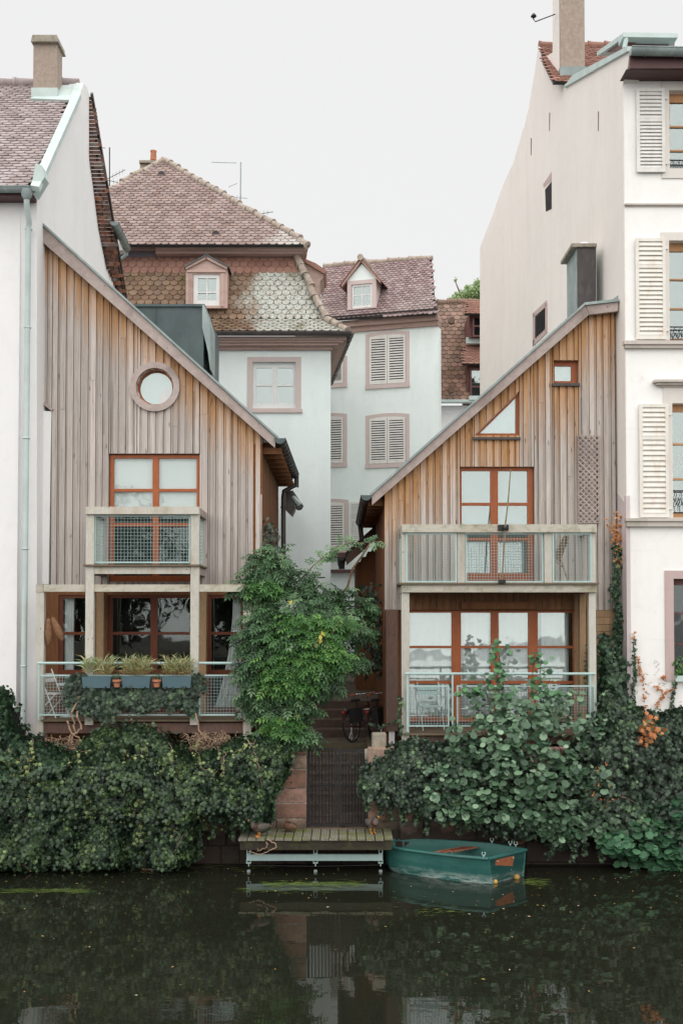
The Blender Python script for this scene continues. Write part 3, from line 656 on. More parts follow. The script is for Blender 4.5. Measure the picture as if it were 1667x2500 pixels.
# ================================================================== timber house, right
tr_ = thing('timber_house', (3, RF, 1.9), 'larch clad house with triangular window under a roof sloping down to the left', 'house', 'two larch clad timber houses facing the river')
bl, bk, be = P(908,1228,RF), P(1437,764,RF), P(1508,754,RF)
topf = lambda x: linw(bl, bk)(x) if x < bk.x else linw(bk, be)(x)
zb_ = P(1200,1489,RF).z
sq = hole(1351,879,1411,936,RF); mw = hole(1123,1139,1304,1430,RF)
t0, t1, t2 = P(1157,1063,RF), P(1267,954,RF), P(1267,1063,RF)
op = [(sq[0], sq[1], lambda x: sq[2], lambda x: sq[3], .15), (mw[0], mw[1], lambda x: mw[2], lambda x: mw[3], 9),
      (t0.x, t1.x, lambda x: t0.z, lambda x: max(t0.z+.002, linw(t0, t1)(x)), .1)]
cladding(RF, P(938,1300,RF).x, P(1502,1100,RF).x, topf, lambda x: zb_, op, M['cladr'], tr_, seed=21)
mb = MB(); D_ = RF-.16
mb.prism([P(x, y, D_) for x, y in [(907,1206),(1427,741),(1437,768),(908,1233)]], (0,.1,0)); mb.prism([P(x, y, D_) for x, y in [(1428,740),(1508,731),(1508,759),(1438,768)]], (0,.1,0), r=.9)
mb.build('bargeboard', M['barge'], tr_)
timber_roof(tr_, P(903,1205,RF-.2), P(1427,738,RF-.2), 6.2); timber_roof(tr_, P(1427.3,738,RF-.2), P(1510,729,RF-.2), 6)
mb = MB(); mb.prism([P(x,y,RF-.1) for x,y in [(1494,731),(1511,718),(1510,733)]], (0,.3,0)); mb.build('ridge_end', M['patinad'], tr_)
sx2 = P(938,1300,RF).x; zl2 = P(938,1215,RF).z
mb = MB(); y = RF+.03
while y < 26.8:
    mb.box(sx2+random.uniform(-.006,.006), sx2+.2, y, y+.125, 1.9, zl2+.02); y += .13
mb.build('side_cladding', M['cladside'], tr_)
mb = MB(); mb.box(sx2-.24, sx2+.4, RF+.3, 26.5, zl2-.06, zl2+.1)
for i in range(9): mb.box(sx2-.3, sx2+.1, RF+.15+i*.65, RF+.25+i*.65, zl2-.14, zl2-.02)
mb.build('eaves', M['cladside'], tr_)
gx = P(894,1209,20.5); mb = MB(); gutter(mb, gx, Vector((gx.x-.02, 26.6, gx.z)), .095, 12); gl = mb.build('gutter', M['darkm'], tr_, smooth=True)
mb = MB(); mb.lathe(gx+Vector((0,-.012,0)), [(.10,0),(.10,.012)], 16, axis='y'); mb.v = [(x, y, min(z, gx.z)) for x, y, z in mb.v]; mb.build('end_cap', M['green'], gl)
mb = MB(); mb.tube([Vector((gx.x-.02,26.4,gx.z-.05)), P(880,1290,26.4), P(884,1330,26.4)], .06, 10); mb.build('downpipe', M['darkm'], tr_, smooth=True)
# rear wing of the right timber house
mb = MB(); x = P(869,1450,26.6).x
while x < P(938,1450,26.6).x+.3:
    mb.box(x, x+.135, 26.6+random.uniform(0,.02), 30, 1.9, P(869,1372,26.6).z+(x-P(869,1450,26.6).x)*.9); x += .14
mb.build('wing_cladding', M['cladside'], tr_)
mb = MB(); mb.prism([P(x,y,26.1) for x,y in [(843,1352),(846,1380),(935,1302),(935,1268)]], (0,.12,0)); mb.build('wing_bargeboard', M['postdark'], tr_)
mb = MB(); mb.prism([P(x,y,26.05) for x,y in [(841,1350),(843,1353),(935,1270),(935,1266)]], (0,4,0)); mb.build('wing_roof', M['darkm'], tr_)
mb = MB(); g_ = P(833,1360,26.0); gutter(mb, g_, g_+Vector((0,4,0)), .085, 6); mb.tube([g_-Vector((0,-.1,.05)), g_+Vector((.01,.1,-.28))], .07, 8); mb.build('wing_gutter', M['black'], tr_)
# windows
win(tr_, (1351,879,1411,935), RF, [(1356,890,1397,927)], M['orange'], M['glassu'], back='blind', rec=.12, bmat=M['panel'])
PBx('sill', [(1348,935,1415,942),(1154,1067,1270,1073)], RF-.05, .12, M['darkm'], tr_)
tw = MB(); q = [P(x,y,RF+.1) for x,y in [(1157,1065),(1268,955),(1268,1065)]]; qi = [P(x,y,RF+.1) for x,y in [(1171,1058),(1258,972),(1258,1058)]]
for i in range(3): j = (i+1) % 3; tw.prism([q[i], q[j], qi[j], qi[i]], (0,.06,0))
tw = tw.build('triangular_window', M['orange'], tr_)
mb = MB(); mb.prism([p+Vector((0,.03,0)) for p in qi], (0,.006,0)); mb.build('pane', M['glassu'], tw)
mb = MB(); mb.prism([p+Vector((0,.07,0)) for p in q], (0,.01,0)); mb.build('blind', M['panel'], tw)
f = win(tr_, (1124,1139,1303,1430), RF, [(1128,1148,1198,1226),(1128,1233,1198,1312),(1217,1148,1289,1226),(1217,1233,1289,1312),(1128,1319,1198,1398),(1217,1319,1289,1398)], M['orange'], M['glassu'], rec=.1, bmat=M['roomteal'], bdepth=.2)
# ground floor
zg0, zg1 = 2.43, zb_
W = hole(990,1490,1413,1764,RF)
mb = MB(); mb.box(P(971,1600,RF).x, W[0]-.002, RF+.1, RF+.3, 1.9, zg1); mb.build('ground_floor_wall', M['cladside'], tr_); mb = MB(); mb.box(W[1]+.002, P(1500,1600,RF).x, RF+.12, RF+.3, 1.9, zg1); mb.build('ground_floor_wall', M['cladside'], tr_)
xx = [(999,1103),(1126,1199),(1218,1291),(1314,1400)]
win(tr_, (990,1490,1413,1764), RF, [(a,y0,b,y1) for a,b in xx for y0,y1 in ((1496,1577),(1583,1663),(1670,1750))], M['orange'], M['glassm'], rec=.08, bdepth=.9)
for i, (a, b) in enumerate([(992,1104),(1124,1196),(1222,1293),(1325,1392)]):
    h = hole(a,1494,b,1755,RF); curtain_mesh(h[0], h[1], h[2], h[3], RF+.175, 'curtain', ['white net curtain behind the leftmost pane of the right veranda, over the folding chair','white net curtain behind the second pane of the right veranda, just left of the bush','white net curtain behind the third pane of the right veranda, above the bush','short white curtain behind the rightmost pane of the right veranda'][i], [6,4,3,4][i], .02)
mb = MB(); x = 1000
while x < 1430: mb.pbox(x,1446,x+11.5,1489,RF-.03,.02); mb.pbox(x+11.7,1446,x+16.8,1489,RF-.015,.01); x += 17
mb.build('sheltered_boards', wood_mat('brown_sheltered_boards', (.26,.13,.065), (.16,.08,.04), (.08,.04,.025), .4, (8,8,1)), tr_)
mb = MB(); mb.pbox(1126,1470,1306,1487,RF-.12,.085); mb.build('lintel', M['cladside'], tr_)
mb = MB()
for i in range(12): mb.pbox(1455,1490+i*17.5,1489,1506.5+i*17.5,RF-.04,.1)
mb.pbox(1490,1490,1502,1720,RF-.05,.12); mb.build('horizontal_boards', M['golden'], tr_)
mb = MB(); mb.pbox(1402,1450,1412,1762,RF-.06,.05); mb.pbox(1415,1450,1430,1762,RF-.3,.14); mb.build('corner_beam', M['golden'], tr_)
mb = MB(); mb.pbox(942,1488,971,1785,RF-.3,.26); mb.build('old_post', M['postdark'], tr_)
mb = MB(); mb.pbox(949,1785,963,1815,RF-.25,.14); mb.build('post_foot', M['white'], tr_)
# ------------------------------------------------------------------ right balcony
ga2 = thing('timber_gallery', P(1200,1780,RG), 'long pale timber balcony with three mesh panels and a mossy top rail', 'balcony', 'weathered timber balconies of the larch houses')
PBx('post', [(980,1300,999,1815),(1437,1300,1454,1740)], RG+.03, .13, M['post'], ga2)
PBx('post', [(1116,1300,1135,1424),(1328,1300,1347,1424)], RG+.02, .1, M['post'], ga2)
PBx('top_rail', [(981,1280,1456,1299.5)], RG-.04, .15, M['postm'], ga2)
PBx('floor_beam', [(981,1428,1457,1446)], RG-.02, .12, M['postm'], ga2)
mb = MB(); a, b = P(975,1424,RG).x, P(1460,1424,RG).x; z = P(1200,1427.5,RG).z
for i in range(8): mb.box(a, b, RG-.06+i*.14, RG+.07+i*.14, z, z+.035)
mb.build('floor_boards', M['floorw'], ga2)
for x in (981, 1439): q = P(x,1290,RG).x; mb = MB(); mb.box(q, q+.12, RG+.115, RF-.01, P(x,1299,RG).z, P(x,1281,RG).z); mb.build('side_rail', M['postm'], ga2); mb = MB(); mb.box(q, q+.1, RG+.12, RF-.01, z-.13, z-.002); mb.build('edge_joist', M['postm'], ga2)
mb = MB()
for x in (1000, 1120, 1240, 1360): q = P(x,1440,RG).x; mb.box(q, q+.08, RG+.11, RF, z-.12, z-.002)
mb.build('joist', M['postdark'], ga2)
zt, zbt = P(1200,1301,RG).z, P(1200,1422,RG).z
for a, b in ((990.5,1115),(1136,1327),(1348,1444)): grille(ga2, P(a,1350,RG).x+.002, zbt, P(b,1350,RG).x-.002, zt, RG+.02 if a == 990.5 or a > 1300 else RG+.06, s=.05)
side_grille(ga2, P(983,1300,RG).x, RG+.17, RF-.05, zbt, zt)
zf = P(1200,1790,RG).z
mb = MB()
for i in range(8): mb.box(P(985,1790,RG).x, P(1450,1790,RG).x, RG-.02+i*.14, RG+.11+i*.14, zf-.035, zf)
mb.build('gallery_floor', M['floorw'], ga2)
mb = MB(); mb.box(P(985,1790,RG).x, P(1450,1790,RG).x, RG+.1, RG+.22, zf-.2, zf-.036); mb.build('floor_beam', M['postdark'], ga2)
mb = MB(); mb.tube([P(989,1645,RG-.05), P(1452,1645,RG-.05)], .025, 10)
for x in (994, 1104, 1440): mb.pbox(x-2,1648,x+2.5,1788,RG-.07,.03)
mb.build('handrail', M['galv'], ga2, smooth=True)
for a, b in ((994,1096),(1114,1452)): grille(ga2, P(a,1700,RG-.05).x, P(a,1774,RG-.05).z, P(b,1700,RG-.05).x, P(a,1673,RG-.05).z, RG-.05, s=.052)
# ================================================================== blue house with the mansard roof
BD = 29.0; bvec = Vector((-.62, 6.3, 0))
bh = thing('blue_house', (-2, BD, 2.5), 'pale blue house under a tall lichen stained mansard roof behind the left timber house', 'house')
mb = MB(); h = hole(617,884,722,997,BD)
wall(mb, P(250,900,BD).x, P(807,1100,BD).x, 2.5, P(700,852,BD).z, BD, .3, [h]); a = P(807,1100,BD); mb.prism([(a.x-.3, BD+.3, 2.5),(a.x, BD+.3, 2.5),(a.x, BD+.3, P(700,852,BD).z),(a.x-.3, BD+.3, P(700,852,BD).z)], bvec*.93)
mb.build('wall', M['blue'], bh)
mb = MB(); wall(mb, *hole(604,872,735,1000,BD), BD-.03, .05, [hole(617,884,722,997,BD)]); mb.pbox(603,998,738,1007,BD-.06,.1); mb.build('window_surround', M['trimp'], bh)
win(bh, (617,884,722,997), BD, [(625,896,664,937),(625,941,664,983),(676,896,715,937),(676,941,715,983)], M['whitew'], M['glassu'], rec=.1)
zz = lambda y, D: P(700,y,D).z
mb = MB()
for y0, y1, D, xr in ((821,829,28.5,846),(829.2,835,28.58,838),(835.2,842,28.68,826),(842.2,853,28.86,812)):
    a, b = P(300,y0,D).x, P(xr,y0,D).x; z0, z1 = zz(y1,D), zz(y0,D)
    mb.box(a, b, D, D+.4, z0, z1); mb.prism([(b-.3,D+.4,z0),(b,D+.4,z0),(b,D+.4,z1),(b-.3,D+.4,z1)], bvec*.95)
mb.build('cornice', M['trim'], bh)
mb = MB(); g0 = P(858,812,28.36); gutter(mb, P(400,812,28.36), g0, .085); gutter(mb, g0+Vector((-.02,.05,0)), g0+bvec*1.0, .085, 14); mb.build('gutter', M['darkm'], bh, smooth=False)
D0, D1, D2 = 28.35, 29.1, 29.75
tiled(P(400,809,D0), P(800,809,D0), P(400,780,D1), [(250,809),(853,809),(797,779),(250,779)], .215, .13, 'roof_foot', M['tilem'], bh)
dorm = [(448,745),(448,640),(560,640),(560,745)]
tiled(P(400,780,D1), P(800,780,D1), P(400,627,D2), [(250,780),(797,780),(775,735),(740,662),(250,662)], .215, .15, 'lower_roof', M['tilem'], bh, arc=.42)
tiled(P(400,666,29.58), P(800,666,29.58), P(400,627,D2), [(250,668),(743,668),(724,627),(250,627)], .215, .2, 'red_tile_course', M['tiler'], bh, arc=.42)
ridge_tiles([P(847,806,28.36), P(795,776,29.0), P(768,722,29.2), P(746,672,29.4), P(724,622,29.65)], .095, .36, 'hip_tiles', M['ridge'], bh, .03)
mb = MB(); a, b, c = P(853,809,D0), P(797,779,D1), P(724,610,D2); mb.add([a, b, b+bvec, a+bvec], [(0,1,2,3)]); mb.add([b, c, c+bvec, b+bvec], [(0,1,2,3)]); mb.build('side_roof', M['tilem'], bh)
mb = MB(); mb.pbox(280,606,728,627,D2-.05,.3); mb.build('lead_band', plain('lead_sheet', (.17,.15,.18), .55, 0, .2, sc=3), bh)
mb = MB()
for y0, y1, D, xr in ((599,608,29.3,748),(608.2,619,29.45,740)): a, b = P(380,y0,D).x, P(xr,y0,D).x; mb.box(a, b, D, D+.5, zz(y1,D), zz(y0,D)); mb.prism([(b-.3,D+.5,zz(y1,D)),(b,D+.5,zz(y1,D)),(b,D+.5,zz(y0,D)),(b-.3,D+.5,zz(y0,D))], bvec*.9)
mb.pbox(250,597,379,608,29.55,.3); mb.build('upper_cornice', M['trim'], bh)
tiled(P(262,597,29.15), P(752,597,29.15), P(262,392,33.0), [(200,598),(754,598),(397,392),(200,505)], .205, .155, 'upper_roof', M['tileu'], bh)
hp = P(397,390,33.0); ridge_tiles([P(752,596,29.15), hp], .085, .40, 'hip_tiles', M['ridge'], bh, .03); ridge_tiles([P(200,503,31.1), hp], .085, .42, 'hip_tiles', M['ridge'], bh, .03)
mb = MB(); e = P(754,598,29.15); mb.add([e, hp, hp+Vector((0,2,0)), e+bvec], [(0,1,2,3)]); mb.build('upper_side_roof', M['tileu'], bh)
mb = MB(); mb.pbox(342,393,390,470,33.4,.5); cb = mb.build('chimney', M['concrete'], bh); mb = MB(); mb.pbox(340,391,392,397,33.3,.6); mb.build('cap', M['stonecap'], cb)
mb = MB(); c = P(375,392,33.6); mb.lathe(c, [(.10,0),(.085,.25),(.10,.27),(.10,.30),(.07,.30)], 14); mb.build('chimney_pot', M['terracotta'], cb, smooth=True)
for x, y, D in ((396,430,32.3),(528,576,29.6)):
    mb = MB(); c = P(x,y,D)-Vector((0,.1,0)); vs = [c+Vector((.13*math.cos(a), k, .13*math.sin(a))) for k in (0,.5) for a in [math.pi*i/6 for i in range(7)]]
    mb.add(vs, [tuple(range(7)), *[(i,i+1,i+8,i+7) for i in range(6)]]); v = mb.build('roof_vent', M['tileu'], bh)
    mb = MB(); mb.add([p+Vector((0,-.005,0)) for p in [c+Vector((.1*math.cos(a), 0, .1*math.sin(a)+.01)) for a in [math.pi*i/6 for i in range(7)]]], [tuple(range(7))]); mb.build('grating', M['black'], v, fix=False)
# front dormer
dD = 29.0
mb = MB(); wall(mb, *hole(454,657,555,752,dD), dD, .1, [hole(472,668,537,746,dD)]); mb.prism([P(x,y,dD) for x,y in [(454,657),(503,628),(555,657)]], (0,.9,0))
h = hole(454,657,555,750,dD); mb.box(h[0], h[0]+.06, dD+.1, dD+.9, h[2], h[3]); mb.box(h[1]-.06, h[1], dD+.1, dD+.9, h[2], h[3])
do = mb.build('dormer', M['trim'], bh)
mb = MB(); mb.pbox(462,668,470,748,dD-.03,.05); mb.pbox(539,668,547,748,dD-.03,.05); mb.pbox(458,659,551,664,dD-.04,.06)
for s in ((452,650,504,622),(556,650,504,622)): mb.beam(P(s[0],s[1]+4,dD-.05), P(s[2],s[3]+5,dD-.05), .1, .05, up=(0,1,0))
mb.build('moulding', M['trim'], do)
mb = MB()
for s in ((449,650,504,620),(560,650,504,620)): a, b = P(s[0],s[1],dD-.12), P(s[2],s[3],dD-.12); mb.prism([a, b, b-Vector((0,0,.03)), a-Vector((0,0,.03))], (0,1.0,0))
mb.build('dormer_roof', M['green'], do)
win(bh, (472,668,537,747), dD, [(483,678,504,711),(507,678,528,711),(483,714,504,732),(507,714,528,732)], M['whitew'], M['glassu'], rec=.05, name='dormer_window')
# side dormer seen edge on, with its own little roof
mb = MB(); mb.prism([P(x,y,29.9) for x,y in [(735,628),(738,636),(792,668),(797,660),(770,642)]], (0,1.4,0)); sd = mb.build('side_dormer', M['tiler'], bh)
mb = MB(); mb.prism([P(x,y,30.0) for x,y in [(741,640),(790,667),(790,676),(782,684),(779,700),(778,790),(760,760),(745,700)]], (0,1.3,0)); mb.build('side_dormer_wall', M['trim'], sd)
# ================================================================== pale blue wing with shuttered windows
yw = math.atan((1501-925)*0+.30); pd = Vector((math.cos(yw), -math.sin(yw), 0)); pn = Vector((-math.sin(yw), -math.cos(yw), 0)); pp = P(807,1100,35.2)
def A_(px, py, out=0): q = hit(px, py, pp+pn*out, pn); return (q-pp).dot(pd), q.z
def lb(mb, a0, a1, z0, z1, o0, o1, r=None):      # box on the yawed facade: along, height, how far proud (out) to how deep
    V = lambda a, z, o: Vector((pp.x, pp.y, 0))+pd*a+pn*o+Vector((0,0,z))
    mb.add([V(a0,z0,o0),V(a1,z0,o0),V(a1,z0,o1),V(a0,z0,o1),V(a0,z1,o0),V(a1,z1,o0),V(a1,z1,o1),V(a0,z1,o1)], [(0,1,5,4),(1,2,6,5),(2,3,7,6),(3,0,4,7),(4,5,6,7),(3,2,1,0)], r)
def lpx(x0, y0, x1, y1): return (A_(x0,(y0+y1)/2)[0], A_(x1,(y0+y1)/2)[0], A_((x0+x1)/2,y1)[1], A_((x0+x1)/2,y0)[1])
b2 = thing('shuttered_house', (.8, 35.2, 2.5), 'pale blue house with closed white louvred shutters under a mauve roof', 'house')
mb = MB(); a0, a1 = A_(760,1000)[0], A_(1070,900)[0]; zt = A_(940,806)[1]; lb(mb, a0, a1, 2.5, zt, 0, -.4); mb.prism([Vector((pp.x,pp.y,0))+pd*(a1-.3)-pn*.4+Vector((0,0,z)) for z in (2.5,zt)]+[Vector((pp.x,pp.y,0))+pd*a1-pn*.4+Vector((-.03,0,z)) for z in (zt,2.5)], (.05,3.5,0)); mb.build('wall', M['blue'], b2)
mb = MB(); lb(mb, A_(780,790)[0], a1+.02, A_(940,806)[1], A_(940,795)[1], .10, -.3); lb(mb, A_(780,790)[0], a1+.03, A_(940,794.6)[1], A_(940,780)[1], .22, -.3); mb.build('cornice', M['trim'], b2)
mb = MB(); V = lambda a, z, o: Vector((pp.x, pp.y, 0))+pd*a+pn*o+Vector((0,0,z)); zg = A_(940,772)[1]; gutter(mb, V(A_(790,780)[0], zg, .36), V(a1+.06, zg, .36), .08, 0)
mb.build('gutter', M['darkm'], b2)
def shutter_win(x0, y0, x1, y1, arch=.07, nm='shuttered_window', cut=None):
    h = lpx(x0, y0, x1, y1); t = .11; mb = MB(); n = 10
    arcp = lambda k, e: V(h[0]+e+(h[1]-h[0]-2*e)*k/n, h[3]-e*.9-arch*(1-math.sin(math.pi*(.2+.6*k/n)))*1.9, .035)
    o = [arcp(k, 0) for k in range(n+1)]; i_ = [arcp(k, t) for k in range(n+1)]
    for k in range(n): mb.prism([o[k], o[k+1], i_[k+1], i_[k]], -pn*.05)
    zl, zr = o[0].z, i_[0].z
    mb.prism([V(h[0],h[2],.035), V(h[0]+t,h[2],.035), i_[0], o[0]], -pn*.05); mb.prism([V(h[1],h[2],.035), V(h[1]-t,h[2],.035), i_[-1], o[-1]], -pn*.05)
    lb(mb, h[0]-.01, h[1]+.01, h[2]-.13, h[2], .06, -.01); f = mb.build(nm, M['trimp'], b2)
    m = (h[0]+h[1])/2; ztop = i_[0].z-.02; mb = MB(); lb(mb, h[0]+t, h[1]-t, h[2]+.005, ztop, .008, -.002); mb.build('dark_gap', M['dark'], f)
    for a, b in ((h[0]+t+.01, m-.006), (m+.006, h[1]-t-.01)):
        mb = MB(); louvres(mb, a, b, h[2]+.01, ztop+.0, 0, (), 17, .06, cov=.66)
        mb.v = [tuple(V(x, z, .05-y)) for x, y, z in mb.v]
        lb(mb, a, b, ztop, ztop+.1, .03, .012); mb.build('shutter', M['shutter'], f)
    return f
shutter_win(893,809,999,938); shutter_win(893,1009,999,1132); shutter_win(757,868,847,938, nm='shuttered_window'); shutter_win(757,1009,847,1132)
shutter_win(757,1218,850,1340)
h = lpx(854,1226,886,1338); mb = MB(); louvres(mb, h[0], h[1], h[2], h[3], 0, (.6,), 22, .06, cov=.66); mb.v = [tuple(V(x, z, .05-y)) for x, y, z in mb.v]; mb.build('open_shutter', M['shutter'], b2)
mb = MB(); lb(mb, A_(790,1355)[0], A_(850,1355)[0], A_(820,1362)[1], A_(820,1350)[1], .2, -.01); lb(mb, A_(808,1395)[0], A_(890,1395)[0], A_(850,1399)[1], A_(850,1391)[1], .3, 0); mb.build('ledge', M['soffit'], b2)
# roof of the wing
eo = .34; e0, e1 = V(A_(790,780)[0], A_(940,771)[1], eo), V(a1+.05, A_(940,771)[1], eo); up = (-pn*1.0+Vector((0,0,1.25))).normalized()
nrm = pd.cross(up).normalized(); nrm = nrm if nrm.y < 0 else -nrm
tiled(e0, e1, e0+up, [(780,782),(1064,765),(1053,630),(790,652)], .16, .115, 'roof', M['tilep'], b2)
ridge_tiles([hit(790,650,e0,nrm), hit(1053,629,e0,nrm)], .09, .38, 'ridge', M['ridge'], b2)
mb = MB(); q = [hit(x,y,e0-nrm*.02,nrm) for x,y in [(1064,766),(1053,629),(790,652)]]; mb.add([q[0], q[1], q[1]+Vector((.05,1.9,-2.2)), q[0]+Vector((.1,3.8,0))], [(0,1,2,3)]); mb.build('gable', M['trimp'], b2)
# gabled dormer of the wing
h = lpx(852,688,922,756); mb = MB(); lb(mb, h[0], h[0]+.13, h[2], h[3], .2, -1.2); lb(mb, h[1]-.13, h[1], h[2], h[3], .2, -1.2); lb(mb, h[0]+.13, h[1]-.13, h[3]-.12, h[3], .2, .1); lb(mb, h[0], h[1], h[2]-.04, h[2], .24, -.5)
d2 = mb.build('dormer', M['trimp'], b2)
m = (h[0]+h[1])/2; hz = A_(883,648)[1]
mb = MB(); mb.prism([V(h[0]-.02,h[3],.17), V(h[1]+.02,h[3],.17), V(m,hz,.17)], -pn*.1); mb.build('gable_panel', M['blue'], d2)
mb = MB()
for s in (-1, 1):
    e = m+s*(h[1]-h[0])*.68; zb = h[3]-.12; hz2 = hz+.12
    mb.prism([V(m,hz2,.3), V(e,zb,.3), V(e,zb-.07,.3), V(m,hz2-.08,.3)], -pn*.12)
mb.build('dormer_bargeboard', M['trim'], d2)
mb = MB()
for s in (-1, 1):
    e = m+s*(h[1]-h[0])*.74; mb.prism([V(m,hz2+.06,.34), V(e,zb-.02,.34), V(e,zb-.05,.34), V(m,hz2+.01,.34)], -pn*1.9)
mb.build('dormer_roof', M['tiler'], d2); ridge_tiles([V(m,hz2+.03,.36), V(m,hz2+.03,-.8)], .08, .4, 'dormer_ridge', M['ridge'], d2, 0)
mb = MB(); wx = (h[0]+.14, h[1]-.14); lb(mb, wx[0], wx[0]+.06, h[2], h[3]-.12, .15, .1); lb(mb, wx[1]-.06, wx[1], h[2], h[3]-.12, .15, .1); lb(mb, wx[0]+.06, wx[1]-.06, h[2], h[2]+.09, .15, .1)
lb(mb, wx[0]+.06, wx[1]-.06, h[3]-.19, h[3]-.12, .15, .1); lb(mb, m-.015, m+.015, h[2]+.09, h[3]-.19, .14, .11); lb(mb, wx[0]+.06, wx[1]-.06, (h[2]+h[3])/2-.03, (h[2]+h[3])/2, .139, .109); dw = mb.build('dormer_window', M['whitew'], b2)
mb = MB(); lb(mb, wx[0], wx[1], h[2], h[3]-.1, .125, .12); mb.build('pane', M['glassu'], dw); mb = MB(); lb(mb, wx[0], wx[1], h[2], h[3]-.1, .0, -.02); mb.build('dark_interior', M['dark'], dw)
# ================================================================== brown tiled house between the blue wing and the cream block
b3 = thing('brown_roofed_house', (4, 37.5, 2.5), 'house with a steep brown tiled roof and two small dormers in the gap', 'house')
mb = MB(); mb.pbox(1030,990,1260,1300,37.6,.3); mb.build('wall', M['white'], b3)
tiled(P(1040,976,37.2), P(1200,976,37.2), P(1040,738,39.6), [(1030,977),(1250,977),(1250,738),(1030,738)], .23, .19, 'roof', M['tileb'], b3, arc=.42)
ridge_tiles([P(1040,738,39.6), P(1250,737,39.6)], .11, .4, 'ridge', M['tileb'], b3)
mb = MB(); mb.pbox(1030,975,1250,981,37.05,.3); mb.pbox(1145,966,1250,976,37.0,.3); mb.pbox(1138,823,1250,838,37.5,.2); mb.build('gutter', M['patina'], b3)
for y0, y1, w0, w1, xl in ((738,766,772,820,1133),(842,888,900,968,1127)):
    mb = MB(); mb.pbox(xl+12,y1-2,1250,w1+4,37.35,1.5); d_ = mb.build('dormer', M['redbrown'], b3)
    tiled(P(xl,y1,36.95), P(1250,y1,36.95), P(xl,y0,37.9), [(xl,y1),(1250,y1),(1250,y0),(xl+6,y0)], .2, .1, 'dormer_roof', M['tiler'], d_, arc=.15)
    win(b3, (xl+20,w0-2,1230,w1+2), 37.22, [(xl+24,w0+4,1172,w1-26),(xl+24,w1-22,1172,w1-2),(1176,w0+4,1226,w1-26),(1176,w1-22,1226,w1-2)], M['redbrown'], M['glassu'], rec=-.01, thick=.03, bdepth=.0, back='blind', name='dormer_window', bmat=M['dark'])
for x, y in ((1101,785),(1100,953)): mb = MB(); mb.lathe(P(x,y,37.7 if y < 900 else 37.0), [(.11,-.2),(.12,0),(.0,.02)], 10, axis='y'); mb.build('roof_vent', M['tileb'], b3)
# ================================================================== cream building on the right
cp = P(1524,700,RW); cdir = Vector((-.0857,1,0)).normalized(); cn = Vector((-cdir.y, cdir.x, 0))
cb_ = thing('cream_building', (7, RW, 1.9), 'tall cream town house with louvred shutters and a bare beige side wall', 'house')
hs = [hole(1632,222,1716,412,RW), hole(1632,588,1716,832,RW), hole(1640,985,1722,1264,RW), hole(1643,1413,1740,1662,RW)]
mb = MB(); wall(mb, cp.x+.01, 9.5, 1.7, P(1600,196,RW).z, RW, .3, hs); mb.build('front_wall', M['cream'], cb_)
sp = [(1530,1990),(1527,1100),(1519,210),(1523,195),(1531,165),(1536,118),(1382,210),(1366,190),(1365,-60),(1348,-60),(1348,128),(1328,140),(1313,112),(1306,165),(1290,262),(1279,310),(1275,318),(1268,345),(1252,398),(1228,450),(1200,530),(1184,570),(1171,605),(1171,1990)]
mb = MB(); mb.prism([hit(x, y, cp, cn) for x, y in sp], -cn*.28); mb.build('side_wall', M['beige'], cb_)
mb = MB(); lo = hit(1527,1330,cp,cn); up_ = hit(1512,1330,cp,cn)
mb.prism([p+cn*.006 for p in [hit(1527,1230,cp,cn), hit(1505,1200,cp,cn), hit(1505,1990,cp,cn), hit(1530,1990,cp,cn)]], -cn*.1); mb.box(cp.x-.012, cp.x+.06, RW-.015, RW+.1, 1.7, P(1530,1210,RW).z); mb.build('pink_corner_band', M['pinkband'], cb_)
# chimney of the side wall
c0 = hit(1365,100,cp,cn); c1 = hit(1348,100,cp,cn); w_ = P(1425,100,c0.y).x-c0.x; ztop = P(1390,-70,c0.y).z
mb = MB(); zb = P(1390,172,c0.y).z; c0.y -= .06; mb.add([(c0.x+.004,c0.y,zb),(c0.x+w_,c0.y,zb),(c0.x+w_,c0.y+.6,zb),(c1.x+.01,c0.y+.6,zb),(c0.x+.004,c0.y,ztop),(c0.x+w_,c0.y,ztop),(c0.x+w_,c0.y+.6,ztop),(c1.x+.01,c0.y+.6,ztop)], [(0,1,5,4),(1,2,6,5),(2,3,7,6),(3,0,4,7),(4,5,6,7),(3,2,1,0)])
chn = mb.build('chimney', M['concrete'], cb_); mb = MB(); mb.box(c0.x-.01, c0.x+w_+.02, c0.y-.04, c0.y+.7, P(1390,186,c0.y).z, P(1390,164,c0.y).z); mb.build('chimney_flashing', M['patinad'], chn)
rA, rB, rC = P(1380,215,23.6), P(1480,215,23.6), P(1380,112,26.2)
tiled(rA, rB, rC, [(1370,200),(1640,200),(1640,112),(1318,112),(1325,150),(1350,200)], .17, .12, 'roof', M['tiler'], cb_, arc=.15); ridge_tiles([P(1314,112,26.2), P(1640,112,26.2)], .1, .4, 'ridge', M['tiler'], cb_)
mb = MB(); q = [hit(x,y,cp,cn) for x,y in [(1380,214),(1401,184),(1537,113),(1537,125)]]; mb.prism([p+cn*.05 for p in q], -cn*.3)
mb.build('coping', M['patina'], cb_)
mb = MB(); mb.box(cp.x+.2, 9.5, 19.8, 26, P(1600,125,19.8).z-.05, P(1600,122,19.8).z); mb.build('lower_roof', M['patinad'], cb_)
mb = MB(); gutter(mb, P(1538,120,19.62), P(1760,124,19.62), .11, 3); mb.build('gutter', M['patinad'], cb_, smooth=True)
mb = MB(); mb.box(P(1537,150,19.75).x, 9.5, 19.75, 19.82, P(1600,166,19.75).z, P(1600,128,19.75).z); mb.prism([(cp.x-.06,19.8,P(1600,166,19.75).z),(cp.x-.06,RW,P(1600,166,19.75).z),(cp.x-.06,RW,P(1600,197,RW).z)], (4.5,0,0)); mb.build('eaves', M['soffit'], cb_)
